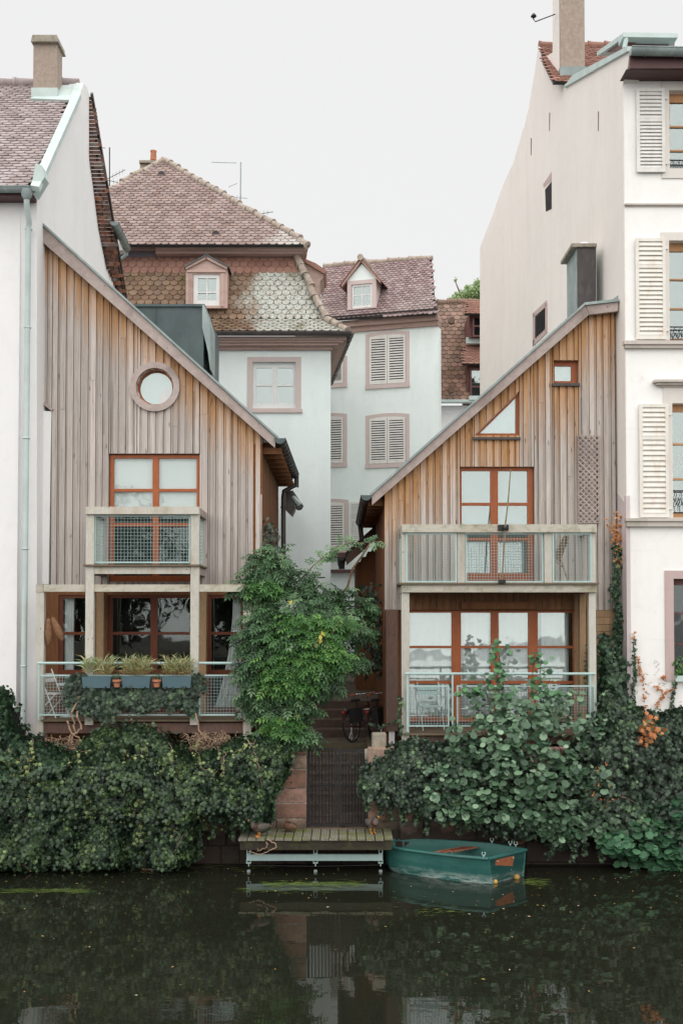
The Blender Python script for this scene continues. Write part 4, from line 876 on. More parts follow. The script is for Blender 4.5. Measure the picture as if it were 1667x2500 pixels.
mb = MB(); mb.box(P(1527,110,21.2).x, P(1632,110,21.2).x, 21.2, 22.6, P(1600,128,21.2).z, P(1600,92,21.2).z); d3 = mb.build('dormer', M['soffit'], cb_)
mb = MB(); mb.prism([P(x,y,20.95) for x,y in [(1520,79),(1655,81),(1653,92),(1520,90)]], (0,.35,0)); a = P(1521,80,21.0); b = P(1456,126,23.8)
mb.prism([a, b, b-Vector((0,0,.1)), a-Vector((0,0,.1))], (.3,0,0)); mb.tube([P(1527,88,21.0), P(1527,100,21.0), P(1523,118,21.0)], .045, 8); mb.build('dormer_flashing', M['patina'], d3)
mb = MB(); mb.prism([P(1524,86,21.15), P(1524,128,21.15), P(1478,128,23.2), P(1482,112,23.2)], (.2,0,0)); mb.build('dormer_cheek', M['redbrown'], d3)
# mouldings, surrounds
ledge = plaster('stone_ledge', (.56,.51,.46), (.16,.15,.09), .7)
for grp in (((1525,496,1800,500,.05),(1525,500.3,1800,504,.025)),((1523,831,1800,840,.12),(1525,840.3,1800,849,.08)),((1527,1265,1800,1272,.13),(1529,1272.3,1800,1285,.09)),((1597,926,1800,932,.16),(1603,932.3,1800,939,.11),(1609,939.3,1800,944,.06))):
    mb = MB()
    for r in grp: mb.pbox(*r[:4], RW-r[4], r[4]+.02)
    mb.build('string_course', ledge, cb_)
sur = plaster('stone_surround', (.70,.66,.61), (.45,.4,.34), .3)
for r, hh in (((1613,201,1760,436), hs[0]), ((1612,568,1760,831), hs[1]), ((1618,945,1760,1265), hs[2])): mb = MB(); wall(mb, *hole(*r,RW), RW-.025, .03, [hh]); mb.build('window_surround', sur, cb_)
mb = MB(); wall(mb, *hole(1622,1393,1760,1662,RW), RW-.03, .035, [hs[3]]); mb.build('pink_surround', M['pink'], cb_)
fw = []
fw.append(win(cb_, (1632,222,1716,412), RW, [(1639,242,1676,299),(1639,303,1676,358),(1639,362,1676,405),(1682,242,1710,299),(1682,303,1710,358),(1682,362,1710,405)], M['oak'], M['glassu'], rec=.14))
fw.append(win(cb_, (1632,588,1716,832), RW, [(1638,608,1676,675),(1638,679,1676,747),(1638,751,1676,822),(1682,608,1710,675),(1682,679,1710,747),(1682,751,1710,822)], M['oak'], M['glassu'], rec=.14))
fw.append(win(cb_, (1640,985,1722,1264), RW, [(1645,1002,1684,1079),(1645,1084,1684,1165),(1645,1170,1684,1252),(1690,1002,1716,1079),(1690,1084,1716,1165),(1690,1170,1716,1252)], M['oak'], M['glassu'], rec=.14))
win(cb_, (1643,1413,1740,1662), RW, [(1649,1428,1690,1496),(1649,1500,1690,1570),(1649,1574,1690,1656),(1696,1428,1735,1496),(1696,1500,1735,1570),(1696,1574,1735,1656)], M['redbrown'], M['glassd'], rec=.14)
for (x0, y0, x1, y1), m_, r_ in (((1551,219,1620,423), 'shutter', (.62,)), ((1549,584,1622,830), 'shuttero', (.72,)), ((1558,988,1629,1264), 'shuttero', (.70,))):
    mb = MB(); h = hole(x0,y0,x1,y1,RW); louvres(mb, h[0], h[1], h[2], h[3], RW-.07, r_, 20, .06)
    mb.box(h[0]+.06, h[1]-.06, RW-.03, RW-.026, h[2]+.05, h[3]-.05)
    for z in (h[2]+.15, h[3]-.2): mb.box(h[1], h[1]+.05, RW-.06, RW-.04, z, z+.04)
    mb.build('open_shutter', M[m_], cb_)
for y0, y1 in ((387,410),(795,830),(1196,1252)):   # wrought iron guards
    h = hole(1634,y0,1714,y1,RW); mb = MB(); y = RW+.06
    mb.box(h[0], h[1], y-.012, y+.012, h[3]-.02, h[3]); mb.box(h[0], h[1], y-.01, y+.01, h[2], h[2]+.02)
    k = h[3]-h[2]; x = h[0]+.02
    while x < h[1]-.08:
        c = Vector((x+.045, y, (h[2]+h[3])/2)); mb.tube([c+Vector((.05*s*math.cos(6*s+1), 0, .45*k*(s*2-1)*.9+.02*math.sin(9*s))) for s in [i/14 for i in range(15)]], .006, 5)
        mb.tube([c+Vector((.035*math.cos(a), 0, min(.07,k*.3)*math.sin(a))) for a in [i*.7 for i in range(10)]], .006, 5); x += .1
    mb.build('iron_guard', M['black'], cb_)
# little openings in the beige side wall
def side_open(pts, grow=.004, bars=0, fm='pink'):
    mb = MB(); mb.prism([hit(x,y,cp,cn)+cn*.004 for x,y in pts], -cn*.02); o = mb.build('wall_slit', M['dark'], cb_); return o
side_open([(1330,463),(1346,443),(1346,510),(1332,517)])
mb = MB(); mb.prism([hit(x,y,cp,cn)+cn*.01 for x,y in [(1326,450),(1346,420),(1346,440),(1327,457)]], -cn*.03); mb.build('stone_lintel', M['pink'], cb_)
for x, y0, y1 in ((1341,275,320),(1296,337,379),(1460,272,320)):
    mb = MB(); mb.prism([hit(a,b,cp,cn)+cn*.003 for a,b in [(x-1,y0),(x+1.3,y0),(x+.6,y1),(x-1.2,y1)]], -cn*.02); mb.build('wall_slit', plain('weathered_crack', (.16,.12,.10), .9), cb_)
bo = side_open([(1305,776),(1332,750),(1332,806),(1305,832)])
mb = MB()
for q in ([(1302,776),(1302,765),(1335,733),(1335,748)],[(1301,765),(1306,765),(1306,838),(1301,845)],[(1332,740),(1336,740),(1336,812),(1332,812)],[(1301,845),(1301,832),(1335,800),(1335,812)]): mb.prism([hit(x,y,cp,cn)+cn*.02 for x,y in q], -cn*.03)
mb.build('barred_opening', M['pink'], cb_)
mb = MB()
for i in range(5): x = 1310+i*4.6; y = 776-(x-1305)*.96; mb.prism([hit(a,b,cp,cn)+cn*.03 for a,b in [(x,y),(x+1.5,y-1.4),(x+1.5,y+54),(x,y+55)]], -cn*.012)
mb.build('window_bars', M['iron'], cb_)
# metal clad chimney behind the right timber house roof
mc = thing('metal_chimney', P(1430,770,21.6), 'dark metal clad chimney with mossy stone cap on the right timber house', 'chimney')
mb = MB(); D_ = 21.4; a, b = P(1409,700,D_).x, P(1454,700,D_).x; mb.box(a, b, D_, D_+.95, P(1430,800,D_).z-.8, P(1430,604,D_).z); mb.build('flue', M['darkm'], mc)
mb = MB(); mb.box(a-.014, a-.002, D_+.02, D_+.94, P(1430,800,D_).z-.8, P(1430,606,D_).z); mb.box(b+.002, b+.012, D_-.006, D_+.9, P(1430,800,D_).z-.8, P(1430,606,D_).z); mb.build('metal_cladding', M['patinad'], mc)
mb = MB(); z = P(1430,604,D_).z; mb.box(a-.12, b+.01, D_-.05, D_+1.05, z, z+.065); mb.build('cap', M['stonecap'], mc)
mb = MB(); c = P(1425,594,D_+.3); mb.lathe(Vector((c.x, c.y, z+.065)), [(.15,0),(.15,.06),(.09,.12)], 10); mb.build('cowl', M['whitew'], mc)
# ================================================================== iron gate, deck, mooring rail
gate = thing('iron_gate', P(820,2018,QW+.12), 'double leaved dark iron bar gate closing the stone steps above the deck', 'gate')
for x0, x1, y0 in ((751,822,1826),(826,892,1830)):
    D_ = QW+.12; mb = MB(); a, b, z0, z1 = P(x0,1920,D_).x, P(x1,1920,D_).x, P(820,2016,D_).z, P(820,y0,D_).z
    for q in ((a,a+.035,z0,z1),(b-.035,b,z0,z1)): mb.box(q[0], q[1], D_, D_+.035, q[2], q[3])
    mb.box(a+.035, b-.035, D_, D_+.035, z0, z0+.035); mb.box(a+.035, b-.035, D_, D_+.035, z1-.035, z1)
    for f_ in (.52,): mb.box(a+.035, b-.035, D_-.004, D_+.03, z0+(z1-z0)*f_, z0+(z1-z0)*f_+.025)
    lf = mb.build('gate_leaf', M['iron'], gate); mb = MB(); n = 8
    for i in range(1, n): x = a+.02+(b-a-.04)*i/n; mb.tube([(x, D_+.016, z0), (x, D_+.016, z1)], .009, 6)
    mb.build('bars', M['iron'], lf)
# pillar stones beside the gate
mb = MB(); mb.lathe(P(914,1845,QW+.02)+Vector((0,.12,-.0)), [(.10,-.17),(.115,-.12),(.12,.12),(.10,.18)], 14, axis='x'); tag(mb.build('coping_stone', M['stonecap'], None, smooth=True), 'rounded yellowish coping stone on the wall right of the iron gate', 'stone')
mb = MB(); c = P(926,1800,QW+.35); mb.box(c.x-.14, c.x+.12, c.y-.1, c.y+.15, 1.9, P(926,1789,QW+.35).z); o = mb.build('loose_stone', M['stonecap']); bv = o.modifiers.new('b','BEVEL'); bv.width = .035; bv.segments = 3
tag(o, 'loose grey stone block beside the old dark post', 'stone')
deck = thing('landing_deck', P(770,2040,18.7), 'mossy plank landing stage over the water in front of the gate', 'deck')
DF, DB = 18.3, QW-.02; zd = P(770,2048,DF).z; xa, xb = P(581,2048,DF).x, P(960,2048,DF).x
mb = MB(); n = 17; rn = random.Random(4)
for i in range(n):
    x0 = xa+(xb-xa)*i/n+.008; x1 = xa+(xb-xa)*(i+1)/n-.008; j = rn.uniform(-.025,.02); z = zd+rn.uniform(-.006,.004)
    mb.box(x0, x1, DF+j, DB, z-.03, z)
def moss():
    t = NT('mossy_grey_planks'); g = t.noise((30,1.2,6), 5, .65); c = t.mix(t.ramp(g,.3,.7), (.24,.22,.18), (.14,.125,.10)); c = t.mix(t.ramp(t.noise((2.2,3,2), 5, .7), .42, .58, 0, .85), c, (.115,.135,.03))
    c = t.mix(t.ramp(t.noise((22,22,22), 3), .66, .7), c, (.6,.58,.5)); return t.done(c, .9, t.noise((20,20,20), 4), .4, .006)
mb.build('planks', moss(), deck)
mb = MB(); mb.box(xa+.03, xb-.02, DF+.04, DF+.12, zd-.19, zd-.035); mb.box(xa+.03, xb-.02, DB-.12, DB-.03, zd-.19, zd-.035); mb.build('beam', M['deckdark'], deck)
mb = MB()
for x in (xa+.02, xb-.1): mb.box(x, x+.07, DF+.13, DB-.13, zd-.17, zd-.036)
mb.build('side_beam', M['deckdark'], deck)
mr = thing('mooring_rail', P(768,2094,18.75), 'long pale green steel bar slung on brackets under the landing deck', 'mooring rail')
D_ = 18.6; mb = MB(); mb.pbox(602,2086,934,2101.5,D_,.06); mb.build('bar', M['galv'], mr)
for x in (607, 770, 929):
    mb = MB(); h = hole(x-5,2069,x+5,2086,D_); wall(mb, *h, D_-.01, .05, [(h[0]+.016, h[1]-.016, h[2]+.02, h[3]-.02)])
    br = mb.build('bracket', M['galv'], mr)
    mb = MB(); c = P(x,2104,D_); mb.box(c.x-.04, c.x+.04, D_, D_+.05, c.z-.03, c.z-.012); mb.box(c.x-.04, c.x-.028, D_, D_+.05, c.z-.012, c.z+.02); mb.box(c.x+.028, c.x+.04, D_, D_+.05, c.z-.012, c.z+.02)
    mb.tube([(c.x, D_+.03, c.z-.02), (c.x, D_+.03, c.z-.08)], .01, 8); mb.build('hanger', M['galv'], br); mb = MB(); mb.lathe((c.x, D_+.03, 0), [(.032,-.02),(.032,.03),(.02,.04)], 12); mb.build('pile_head', M['patinad'], br)
    mb = MB(); mb.tube([(c.x, D_+.03, -.5), (c.x, D_+.03, 0)], .04, 8); mb.beam((c.x, D_+.04, zd-.1), (c.x, D_+.04, P(x,2074,D_).z), .03, .03); mb.build('pile', M['iron'], br)
mb = MB(); mb.tube([P(608,2113,D_+.03), P(770,2115,D_+.03), P(929,2112,D_+.03)], .006, 6); mb.build('cable', M['iron'], mr)
# ================================================================== rowing boat
BZ = .40; boat = thing('rowing_boat', (1.7, 18.4, 0), 'small green plastic rowing boat with a rusty stern plate and red thwart', 'boat')
n0 = PZ(1192,2098,BZ); s0 = PZ(1283,2078,BZ)           # stern corners
near = [PZ(x,y,BZ) for x,y in ((1192,2099),(1120,2093),(1050,2085),(990,2077),(950,2070))]
far = [PZ(x,y,BZ) for x,y in ((1283,2077),(1200,2064),(1120,2057),(1040,2053),(970,2052))]
bow = (near[-1]+far[-1])/2+Vector((-.16,.03,0)); near.append(bow+Vector((.02,-.14,0))); far.append(bow+Vector((.02,.14,0)))
stn = len(near)
def hullpt(i, t, side):      # t 0 at the rim, 1 at the keel
    a, b = near[i], far[i]; c = (a+b)/2; h = (a if side == 0 else b)
    w = 1-.24*t-.0*t; deep = .50 if i < 4 else (.44 if i == 4 else .36); rise = [0,0,0,.01,.05,.12][i]
    if t >= .999: return Vector((c.x, c.y, BZ-deep+rise))
    p = c+(h-c)*(1-.18*t**1.2-(.7 if t > .85 else 0)*(t-.85)/.15); return Vector((p.x, p.y, BZ-deep*min(1, t*1.15)+rise*t))
ts = [0,.25,.5,.75,.88,1.0]
mb = MB(); vs = []; cols = 2*len(ts)-1
for i in range(stn):
    for t in ts: vs.append(hullpt(i, t, 0))
    for t in reversed(ts[:-1]): vs.append(hullpt(i, t, 1))
fs = [(i*cols+k, i*cols+k+1, (i+1)*cols+k+1, (i+1)*cols+k) for i in range(stn-1) for k in range(cols-1)]
fs += [tuple(range(cols)), tuple(reversed(range((stn-1)*cols, stn*cols)))]
inn = [(Vector(v)-Vector((near[i//cols]+far[i//cols])/2))*.93+Vector((near[i//cols]+far[i//cols])/2)+Vector((0,0,.035)) for i, v in enumerate(vs)]
mb.add(vs, fs); mb.add(inn, [tuple(reversed(f)) for f in fs])
def boat_mat():
    t = NT('scuffed_green_plastic'); sc_ = t.noise((3,3,14), 5, .7); x = t.n('ShaderNodeSeparateXYZ'); t.L(t.co, x.inputs[0])
    low = t.ramp(t.math('ADD', x.outputs['Z'], t.math('MULTIPLY', t.noise((6,6,6)), .12)), .10, .22, 1, 0)
    c = t.mix(t.ramp(t.noise((3,3,3)), .35, .7), (.026,.125,.108), (.018,.085,.076)); f = t.math('MULTIPLY', low, t.ramp(sc_, .46, .58))
    c = t.mix(t.math('MULTIPLY', f, .85), c, (.36,.43,.40)); c = t.mix(t.ramp(t.noise((1.2,1.2,9), 4, .6), .45, .65, 0, .4), c, (.07,.17,.15)); c = t.mix(t.ramp(t.noise((9,9,3), 5, .7), .62, .72, 0, .5), c, (.20,.26,.22)); return t.done(c, .45, sc_, .1, .004, spec=.4)
M['boat'] = boat_mat(); hull = mb.build('hull', M['boat'], boat, smooth=True, fix=False)
mb = MB(); up1 = Vector((0,0,.012)); rim = [n0]+near[1:]+[bow]+far[::-1]+[n0]
mb.tube([p+up1 for p in near+[bow]+far[::-1]+[near[0]]], .028, 8); mb.build('rim', M['boat'], boat, smooth=True)
mb = MB(); fl = BZ-.3; mb.add([Vector((p.x,p.y,fl)) for p in [hullpt(i,.5,0) for i in range(stn)]+[hullpt(i,.5,1) for i in reversed(range(stn))]], [tuple(range(2*stn))]); mb.build('floor', M['boat'], boat)
c = (near[2]+far[2])/2
mb = MB()
for k in range(3):
    a, b = PZ(1052+k*14,2083-k*2.5,BZ-.03), PZ(1137+k*9,2070-k*0,BZ-.03); mb.beam(a+Vector((k*.09,0,0)), PZ(1135,2068,BZ-.03)+Vector((k*.09,.0,0)), .08, .02)
mb.build('thwart', plain('red_varnished_thwart', (.33,.12,.07), .6, 0, .4, sc=9, dirt=(.16,.07,.05), damt=.7), boat)
sd_ = (s0-n0).normalized(); so = Vector((sd_.y, -sd_.x, 0)); so = so if so.x > 0 else -so
pl = lambda u, z, o: n0+sd_*u+so*o+Vector((0,0,z))
L_ = (s0-n0).length; mb = MB(); q = [pl(L_*a, z, .02+(.0 if z > -.1 else -.055)) for a, z in ((.16,-.03),(.64,-.03),(.64,-.27),(.16,-.27))]
mb.prism([p+so*.012 for p in q], -so*.03); sp_ = mb.build('stern_plate', plain('rusty_orange_plate', (.36,.12,.055), .7, 0, .3, sc=14, dirt=(.22,.07,.035), damt=.7), boat)
mb = MB()
for a, z in ((.19,-.05),(.61,-.05),(.61,-.25),(.19,-.25)): c = pl(L_*a, z, .04-(0 if z > -.1 else .05)); mb.lathe(c, [(.008,-.006),(.008,.006)], 6)
mb.build('bolts', M['whitew'], sp_)
for px, py in ((1180,2098),(1200,2063),(1245,2070),(1258,2072)):
    mb = MB(); c = PZ(px, py, BZ)+Vector((0,0,.02)); mb.tube([c, c+Vector((0,0,.04))], .01, 6); mb.tube([c+Vector((.028*math.cos(a),0,.07+.028*math.sin(a))) for a in [R(120+i*30) for i in range(11)]], .007, 6); mb.build('rowlock', M['galv'], boat)
mb = MB(); c = PZ(1103,2086,BZ)+Vector((0,-.03,.03)); mb.tube([c+Vector((0,.12,0)), c, c+Vector((-.01,-.02,-.1)), c+Vector((.02,-.03,-.2)), c+Vector((.03,-.02,-.28)), c+Vector((-.03,-.03,-.31)), c+Vector((-.07,-.02,-.2)), c+Vector((-.08,-.02,-.09))], .009, 6)
tag(mb.build('mooring_rope', plain('rusty_brown_rope', (.22,.11,.08), .9), None), 'frayed brown rope hanging over the side of the green boat', 'rope')
M['buoy'] = plain('yellow_float', (.55,.33,.07), .5, 0, .5, sc=9, dirt=(.14,.10,.06), damt=.7)
for px, py, r_, lb_ in ((1208,2153,.042,'small ball float at the near stern corner of the green boat'),(1261,2142,.05,'larger orange ball float at the far stern corner of the green boat')):
    mb = MB(); c = PZ(px, py, .02); mb.lathe(c, [(r_*math.sin(a), -r_*math.cos(a)) for a in [math.pi*(i+.15)/9 for i in range(9)]], 14, sx=1.1); tag(mb.build('float', M['buoy'], None, smooth=True), lb_, 'float')
# ================================================================== ducks
def duck(loc, rot, s, label, colors, sleep=False, legs=True):
    root = thing('duck', loc, label, 'duck', 'ducks resting on the landing deck')
    T = Matrix.Translation(loc) @ Matrix.Rotation(rot, 4, 'Z') @ Matrix.Scale(s, 4)
    def sk(name, pts, mat, sub=2, edges=None):
        me = bpy.data.meshes.new(name); me.from_pydata([T @ Vector(p[:3]) for p in pts], edges or [(i, i+1) for i in range(len(pts)-1)], [])
        o = link(bpy.data.objects.new(name, me)); m = o.modifiers.new('skin', 'SKIN'); me.skin_vertices[0].data[0].use_root = True
        for i, p in enumerate(pts): me.skin_vertices[0].data[i].radius = (p[3]*s, (p[4] if len(p) > 4 else p[3])*s)
        sb = o.modifiers.new('s', 'SUBSURF'); sb.levels = sb.render_levels = sub; me.materials.append(mat); return adopt(o, root)
    body, chest, head, bill, wing = colors
    if not sleep:
        sk('body', [(-.21,0,.19,.012,.03),(-.14,0,.17,.05,.05),(-.05,0,.155,.085,.085),(.05,0,.165,.085,.09),(.11,0,.20,.05,.06),(.125,0,.26,.03,.032),(.13,0,.31,.03,.03)], body)
        sk('breast', [(.02,0,.165,.088,.088),(.085,0,.185,.078,.075),(.12,0,.215,.05,.055)], chest)
        sk('head', [(.125,0,.265,.031,.031),(.135,0,.31,.036,.036),(.16,0,.315,.028,.03)], head)
        sk('bill', [(.17,0,.308,.016,.014),(.215,0,.297,.018,.006)], bill)
    else:
        sk('body', [(-.17,0,.09,.02,.03),(-.10,0,.085,.075,.06),(0,0,.09,.10,.085),(.08,0,.095,.085,.08),(.12,0,.11,.04,.04)], body)
        sk('head', [(.08,.0,.16,.04,.04),(.045,.0,.20,.042,.04),(.0,.01,.185,.03,.03)], head)
        sk('bill', [(.0,.01,.185,.016,.016),(-.05,.02,.175,.016,.008)], bill)
    for sg in (-1, 1): sk('wing', [(.06,sg*.075,.18 if not sleep else .11,.03,.05),(-.05,sg*.085,.185 if not sleep else .12,.018,.055),(-.17,sg*.04,.195 if not sleep else .11,.008,.02)], wing)
    if not sleep:
        for sg in (-1, 1): sk('leg', [(0,sg*.035,.09,.012),(.0,sg*.035,.01,.007),(.03,sg*.035,.008,.012,.005),(.055,sg*.035,.006,.022,.004)], bill, 1)
cw = plain('chestnut_feathers', (.07,.028,.02), .7, sc=40); cg = plain('bottle_green_feathers', (.012,.05,.03), .4); cy = plain('orange_bill', (.62,.22,.03), .5); cgr = plain('grey_brown_feathers', (.13,.11,.095), .8, 0, .35, sc=60); cbw = plain('mottled_brown_feathers', (.20,.11,.07), .85, 0, .6, sc=50, dirt=(.05,.03,.02), damt=.8); cpl = plain('pale_grey_feathers', (.17,.14,.12), .8, 0, .3, sc=50)
p = PZ(632,2043,zd+.004); duck(p, R(205), .95, 'green headed drake standing at the left end of the mossy deck', (cgr, cw, cg, cy, cgr))
p = PZ(706,2030,zd+.004); duck(p, R(150), .9, 'mottled brown duck asleep on the deck below the sandstone blocks', (cbw, cbw, cbw, cw, cbw), True)
p = PZ(909,2034,zd+.004); duck(p, R(-60), 1.0, 'green headed drake facing the river at the right end of the deck', (cpl, cw, cg, cy, cgr))
# ================================================================== planters, pots, baskets, chairs, trellis
def pl_at(px, py): return P(px, py, TG-.15)
M['planter'] = plain('slate_blue_plastic', (.085,.15,.175), .55, 0, .08, sc=3)
M['bamboo'] = leaf_mat('variegated_bamboo_leaves', [(0,(.42,.30,.14)),(.25,(.26,.28,.10)),(.5,(.12,.26,.08)),(.75,(.45,.55,.32)),(1,(.68,.72,.52))])
def blades(mb, base, n, h, spread, w, rn):
    for _ in range(n):
        b = base+Vector((rn.uniform(-spread[0],spread[0]), rn.uniform(-spread[1],spread[1]), 0)); d = Vector((rn.gauss(0,.55), rn.gauss(0,.5), rn.uniform(.35,1))).normalized()
        L = h*rn.uniform(.45,1); st = b+Vector((rn.gauss(0,.03), rn.gauss(0,.02), rn.uniform(0,h*.6)))
        s = d.cross(Vector((rn.gauss(0,1),rn.gauss(0,1),.2))).normalized()*w; m = st+d*L*.5+Vector((0,0,L*.05)); e = st+d*L+Vector((0,0,-L*.22)); r_ = rn.random() if st.z-b.z > h*.15 else rn.random()*.3
        mb.add([st, m-s, e, m+s], [(0,1,2,3)], r_)
for i, (x0, x1) in enumerate(((200,271),(297,367),(395,467))):
    where = ('left planter', 'middle planter', 'right planter')[i]
    c = pl_at((x0+x1)/2, 1680); pt = thing('planter', c, 'slate blue window box hung on the left gallery rail, %s of the three' % ('leftmost','middle','rightmost')[i], 'planter', 'slate blue boxes on the gallery rail')
    D_ = TG-.28; a, b, z0, z1 = *[P(q,1665,D_).x for q in (x0, x1)], P(x0,1680,D_).z, P(x0,1652.5,D_).z
    mb = MB(); t = .015; mb.add([(a+.02,D_+.02,z0),(b-.02,D_+.02,z0),(b-.02,D_+.16,z0),(a+.02,D_+.16,z0),(a,D_,z1),(b,D_,z1),(b,D_+.18,z1),(a,D_+.18,z1),(a+t,D_+t,z1),(b-t,D_+t,z1),(b-t,D_+.18-t,z1),(a+t,D_+.18-t,z1),(a+t,D_+t,z1-.03),(b-t,D_+t,z1-.03),(b-t,D_+.18-t,z1-.03),(a+t,D_+.18-t,z1-.03)],
        [(3,2,1,0),(0,1,5,4),(1,2,6,5),(2,3,7,6),(3,0,4,7),(4,5,9,8),(5,6,10,9),(6,7,11,10),(7,4,8,11),(8,9,13,12),(9,10,14,13),(10,11,15,14),(11,8,12,15),(12,13,14,15)]); mb.build('box', M['planter'], pt)
    mb = MB(); w = b-a
    for f_ in (.14, .8): mb.box(a+w*f_, a+w*f_+.02, D_-.004, D_+.03, z0-.01, z0+.03)
    mb.build('clip', M['black'], pt)
    rn = random.Random(30+i); mb = MB()
    for k in range(2 if i == 0 else 3):
        bb = Vector((a+w*(.25+.5*k/(1 if i == 0 else 2)), D_+.09, z1)); blades(mb, bb, 120, .36, (w*.2,.05), .0075, rn)
    tag(mb.build('bamboo_plant', M['bamboo'], None, fix=False), 'variegated bamboo tuft growing in the %s slate blue window box' % ('leftmost','middle','rightmost')[i], 'plant', 'bamboo tufts in the window boxes')
mg = leaf_mat('small_green_leaves', [(0,(.03,.07,.02)),(1,(.10,.20,.06))])
for i, x in enumerate((286, 383)):
    D_ = TG-.26; c = P(x,1676,D_); pt = thing('flower_pot', c, 'terracotta pot %s' % ('between the leftmost and middle window boxes','between the middle and rightmost window boxes')[i], 'flower pot', 'terracotta pots between the boxes')
    k = .066; mb = MB(); mb.lathe(c, [(k*.7,-.01),(k*.95,.085),(k*1.15,.087),(k*1.15,.12),(k,.12),(k,.10)], 16); mb.build('pot', M['terracotta'], pt, smooth=True)
    mb = MB(); mb.lathe(c, [(k*1.2,.07),(k*1.2,.076)], 14); mb.tube([c+Vector((0,-k,.07)), c+Vector((0,.2,.1))], .004, 5); mb.build('holder', M['black'], pt)
    rn = random.Random(i+3); mb = MB()
    for _ in range(90):
        q = c+Vector((rn.gauss(0,.05), rn.gauss(0,.05), .13+rn.random()*.10)); d = Vector((rn.gauss(0,1),rn.gauss(0,1)-.5,rn.random())).normalized()*.022; s = d.cross(Vector((rn.random(),rn.random(),rn.random()))).normalized()*.011; mb.add([q,q+d*.5-s,q+d,q+d*.5+s], [(0,1,2,3)])
    tag(mb.build('pot_plant', mg, None, fix=False), 'small green plant in the terracotta pot %s' % ('left of the middle window box','right of the middle window box')[i], 'plant')
M['wicker'] = plain('brown_wicker', (.32,.17,.09), .8, 0, .5, sc=30, dirt=(.14,.07,.035), damt=.7)
for i, (x, y0, y1, lean, lb_) in enumerate(((119,1510,1573,0,'straight hanging wicker fish basket, left of the pair on the veranda beam'),(139,1508,1567,.42,'tilted hanging wicker fish basket, right of the pair by the veranda window'))):
    D_ = TG+.12; top = P(x-(10 if i else 0), y0, D_); L = abs(P(x,y0,D_).z-P(x,y1,D_).z)*(1.0 if not i else 1.02)
    T = Matrix.Translation(top) @ Matrix.Rotation(-lean if i else 0, 4, 'Y') @ Matrix.Scale(1, 4)
    prof = [(.012,0),(.03,-.02),(.042,-.10),(.058,-.2),(.062,-.28),(.052,-.36),(.03,-.42),(.012,-.46)]; mb = MB()
    mb.lathe((0,0,0), [(r_*1.0, h*L/.46) for r_, h in prof], 18)
    for k in range(14): a = 2*math.pi*k/14; mb.tube([Vector((r_*1.03*math.cos(a), r_*1.03*math.sin(a), h*L/.46)) for r_, h in prof], .004, 4)
    for k in range(16): h = -(k+1)*L/17; rr_ = float(np.interp(-h*.46/L, [-q[1] for q in prof], [q[0] for q in prof])); mb.tube([Vector((rr_*1.05*math.cos(a), rr_*1.05*math.sin(a), h)) for a in [2*math.pi*j/14 for j in range(15)]], .0035, 4, False)
    mb.tube([(0,0,0),(0,0,.04)], .004, 4)
    mb.v = [tuple(T @ Vector(v)) for v in mb.v]; tag(mb.build('wicker_basket', M['wicker'], None, smooth=True), lb_, 'basket', 'wicker fish baskets')
def folding_chair(c, rot, label, seat=.42, w=.4):
    root = thing('folding_chair', c, label, 'chair', 'folding chairs on the galleries'); T = Matrix.Translation(c) @ Matrix.Rotation(rot, 4, 'Z')
    def bld(name, f_, mt=M['galv'] if 'green' in label else M['whitew']): mb = MB(); f_(mb); mb.v = [tuple(T @ Vector(v)) for v in mb.v]; return mb.build(name, mt, root)
    for s in (-1, 1):
        bld('leg', lambda m: m.tube([(s*w/2,-.22,0),(s*w/2,.16,.85)], .011, 8)); bld('leg', lambda m: m.tube([(s*w/2*.9,.24,0),(s*w/2*.9,-.18,seat)], .011, 8))
    bld('seat', lambda m: [m.box(-w/2+.02,w/2-.02,-.2+k*.075,-.2+k*.075+.06,seat-.01,seat+.008) for k in range(5)])
    bld('backrest', lambda m: [m.box(-w/2,w/2,.09+.03*k,.105+.03*k,.62+k*.09,.69+k*.09) for k in range(2)])
zf1 = P(300,1757,TG).z+.004; zf2 = P(1200,1790,RG).z+.004
c = P(128,1740,TG+.5); folding_chair(Vector((c.x,c.y,zf1)), R(70), 'white folding chair behind the leftmost mesh panel of the left gallery'); 
c = P(1052,1760,RG+.45); folding_chair(Vector((c.x,c.y+.2,zf2)), R(12), 'pale green folding chair behind the mesh of the right gallery')
c = P(168,1730,TG+.55); mb = MB(); mb.lathe(Vector((c.x,c.y,zf1)), [(.16,.0),(.03,.03),(.025,.55),(.22,.57),(.22,.6)], 18); tag(mb.build('cafe_table', M['patina'], None, smooth=True), 'small round pale green table half hidden by the ivy on the left gallery', 'table')
mb = MB(); c = P(587,1740,TG+.3); mb.lathe(Vector((c.x,c.y,zf1)), [(.055,0),(.06,.02),(.06,.42),(.05,.44)], 14); tag(mb.build('white_tube', M['whitew'], None, smooth=True), 'upright white tube standing behind the mesh near the green shrub', 'tube')
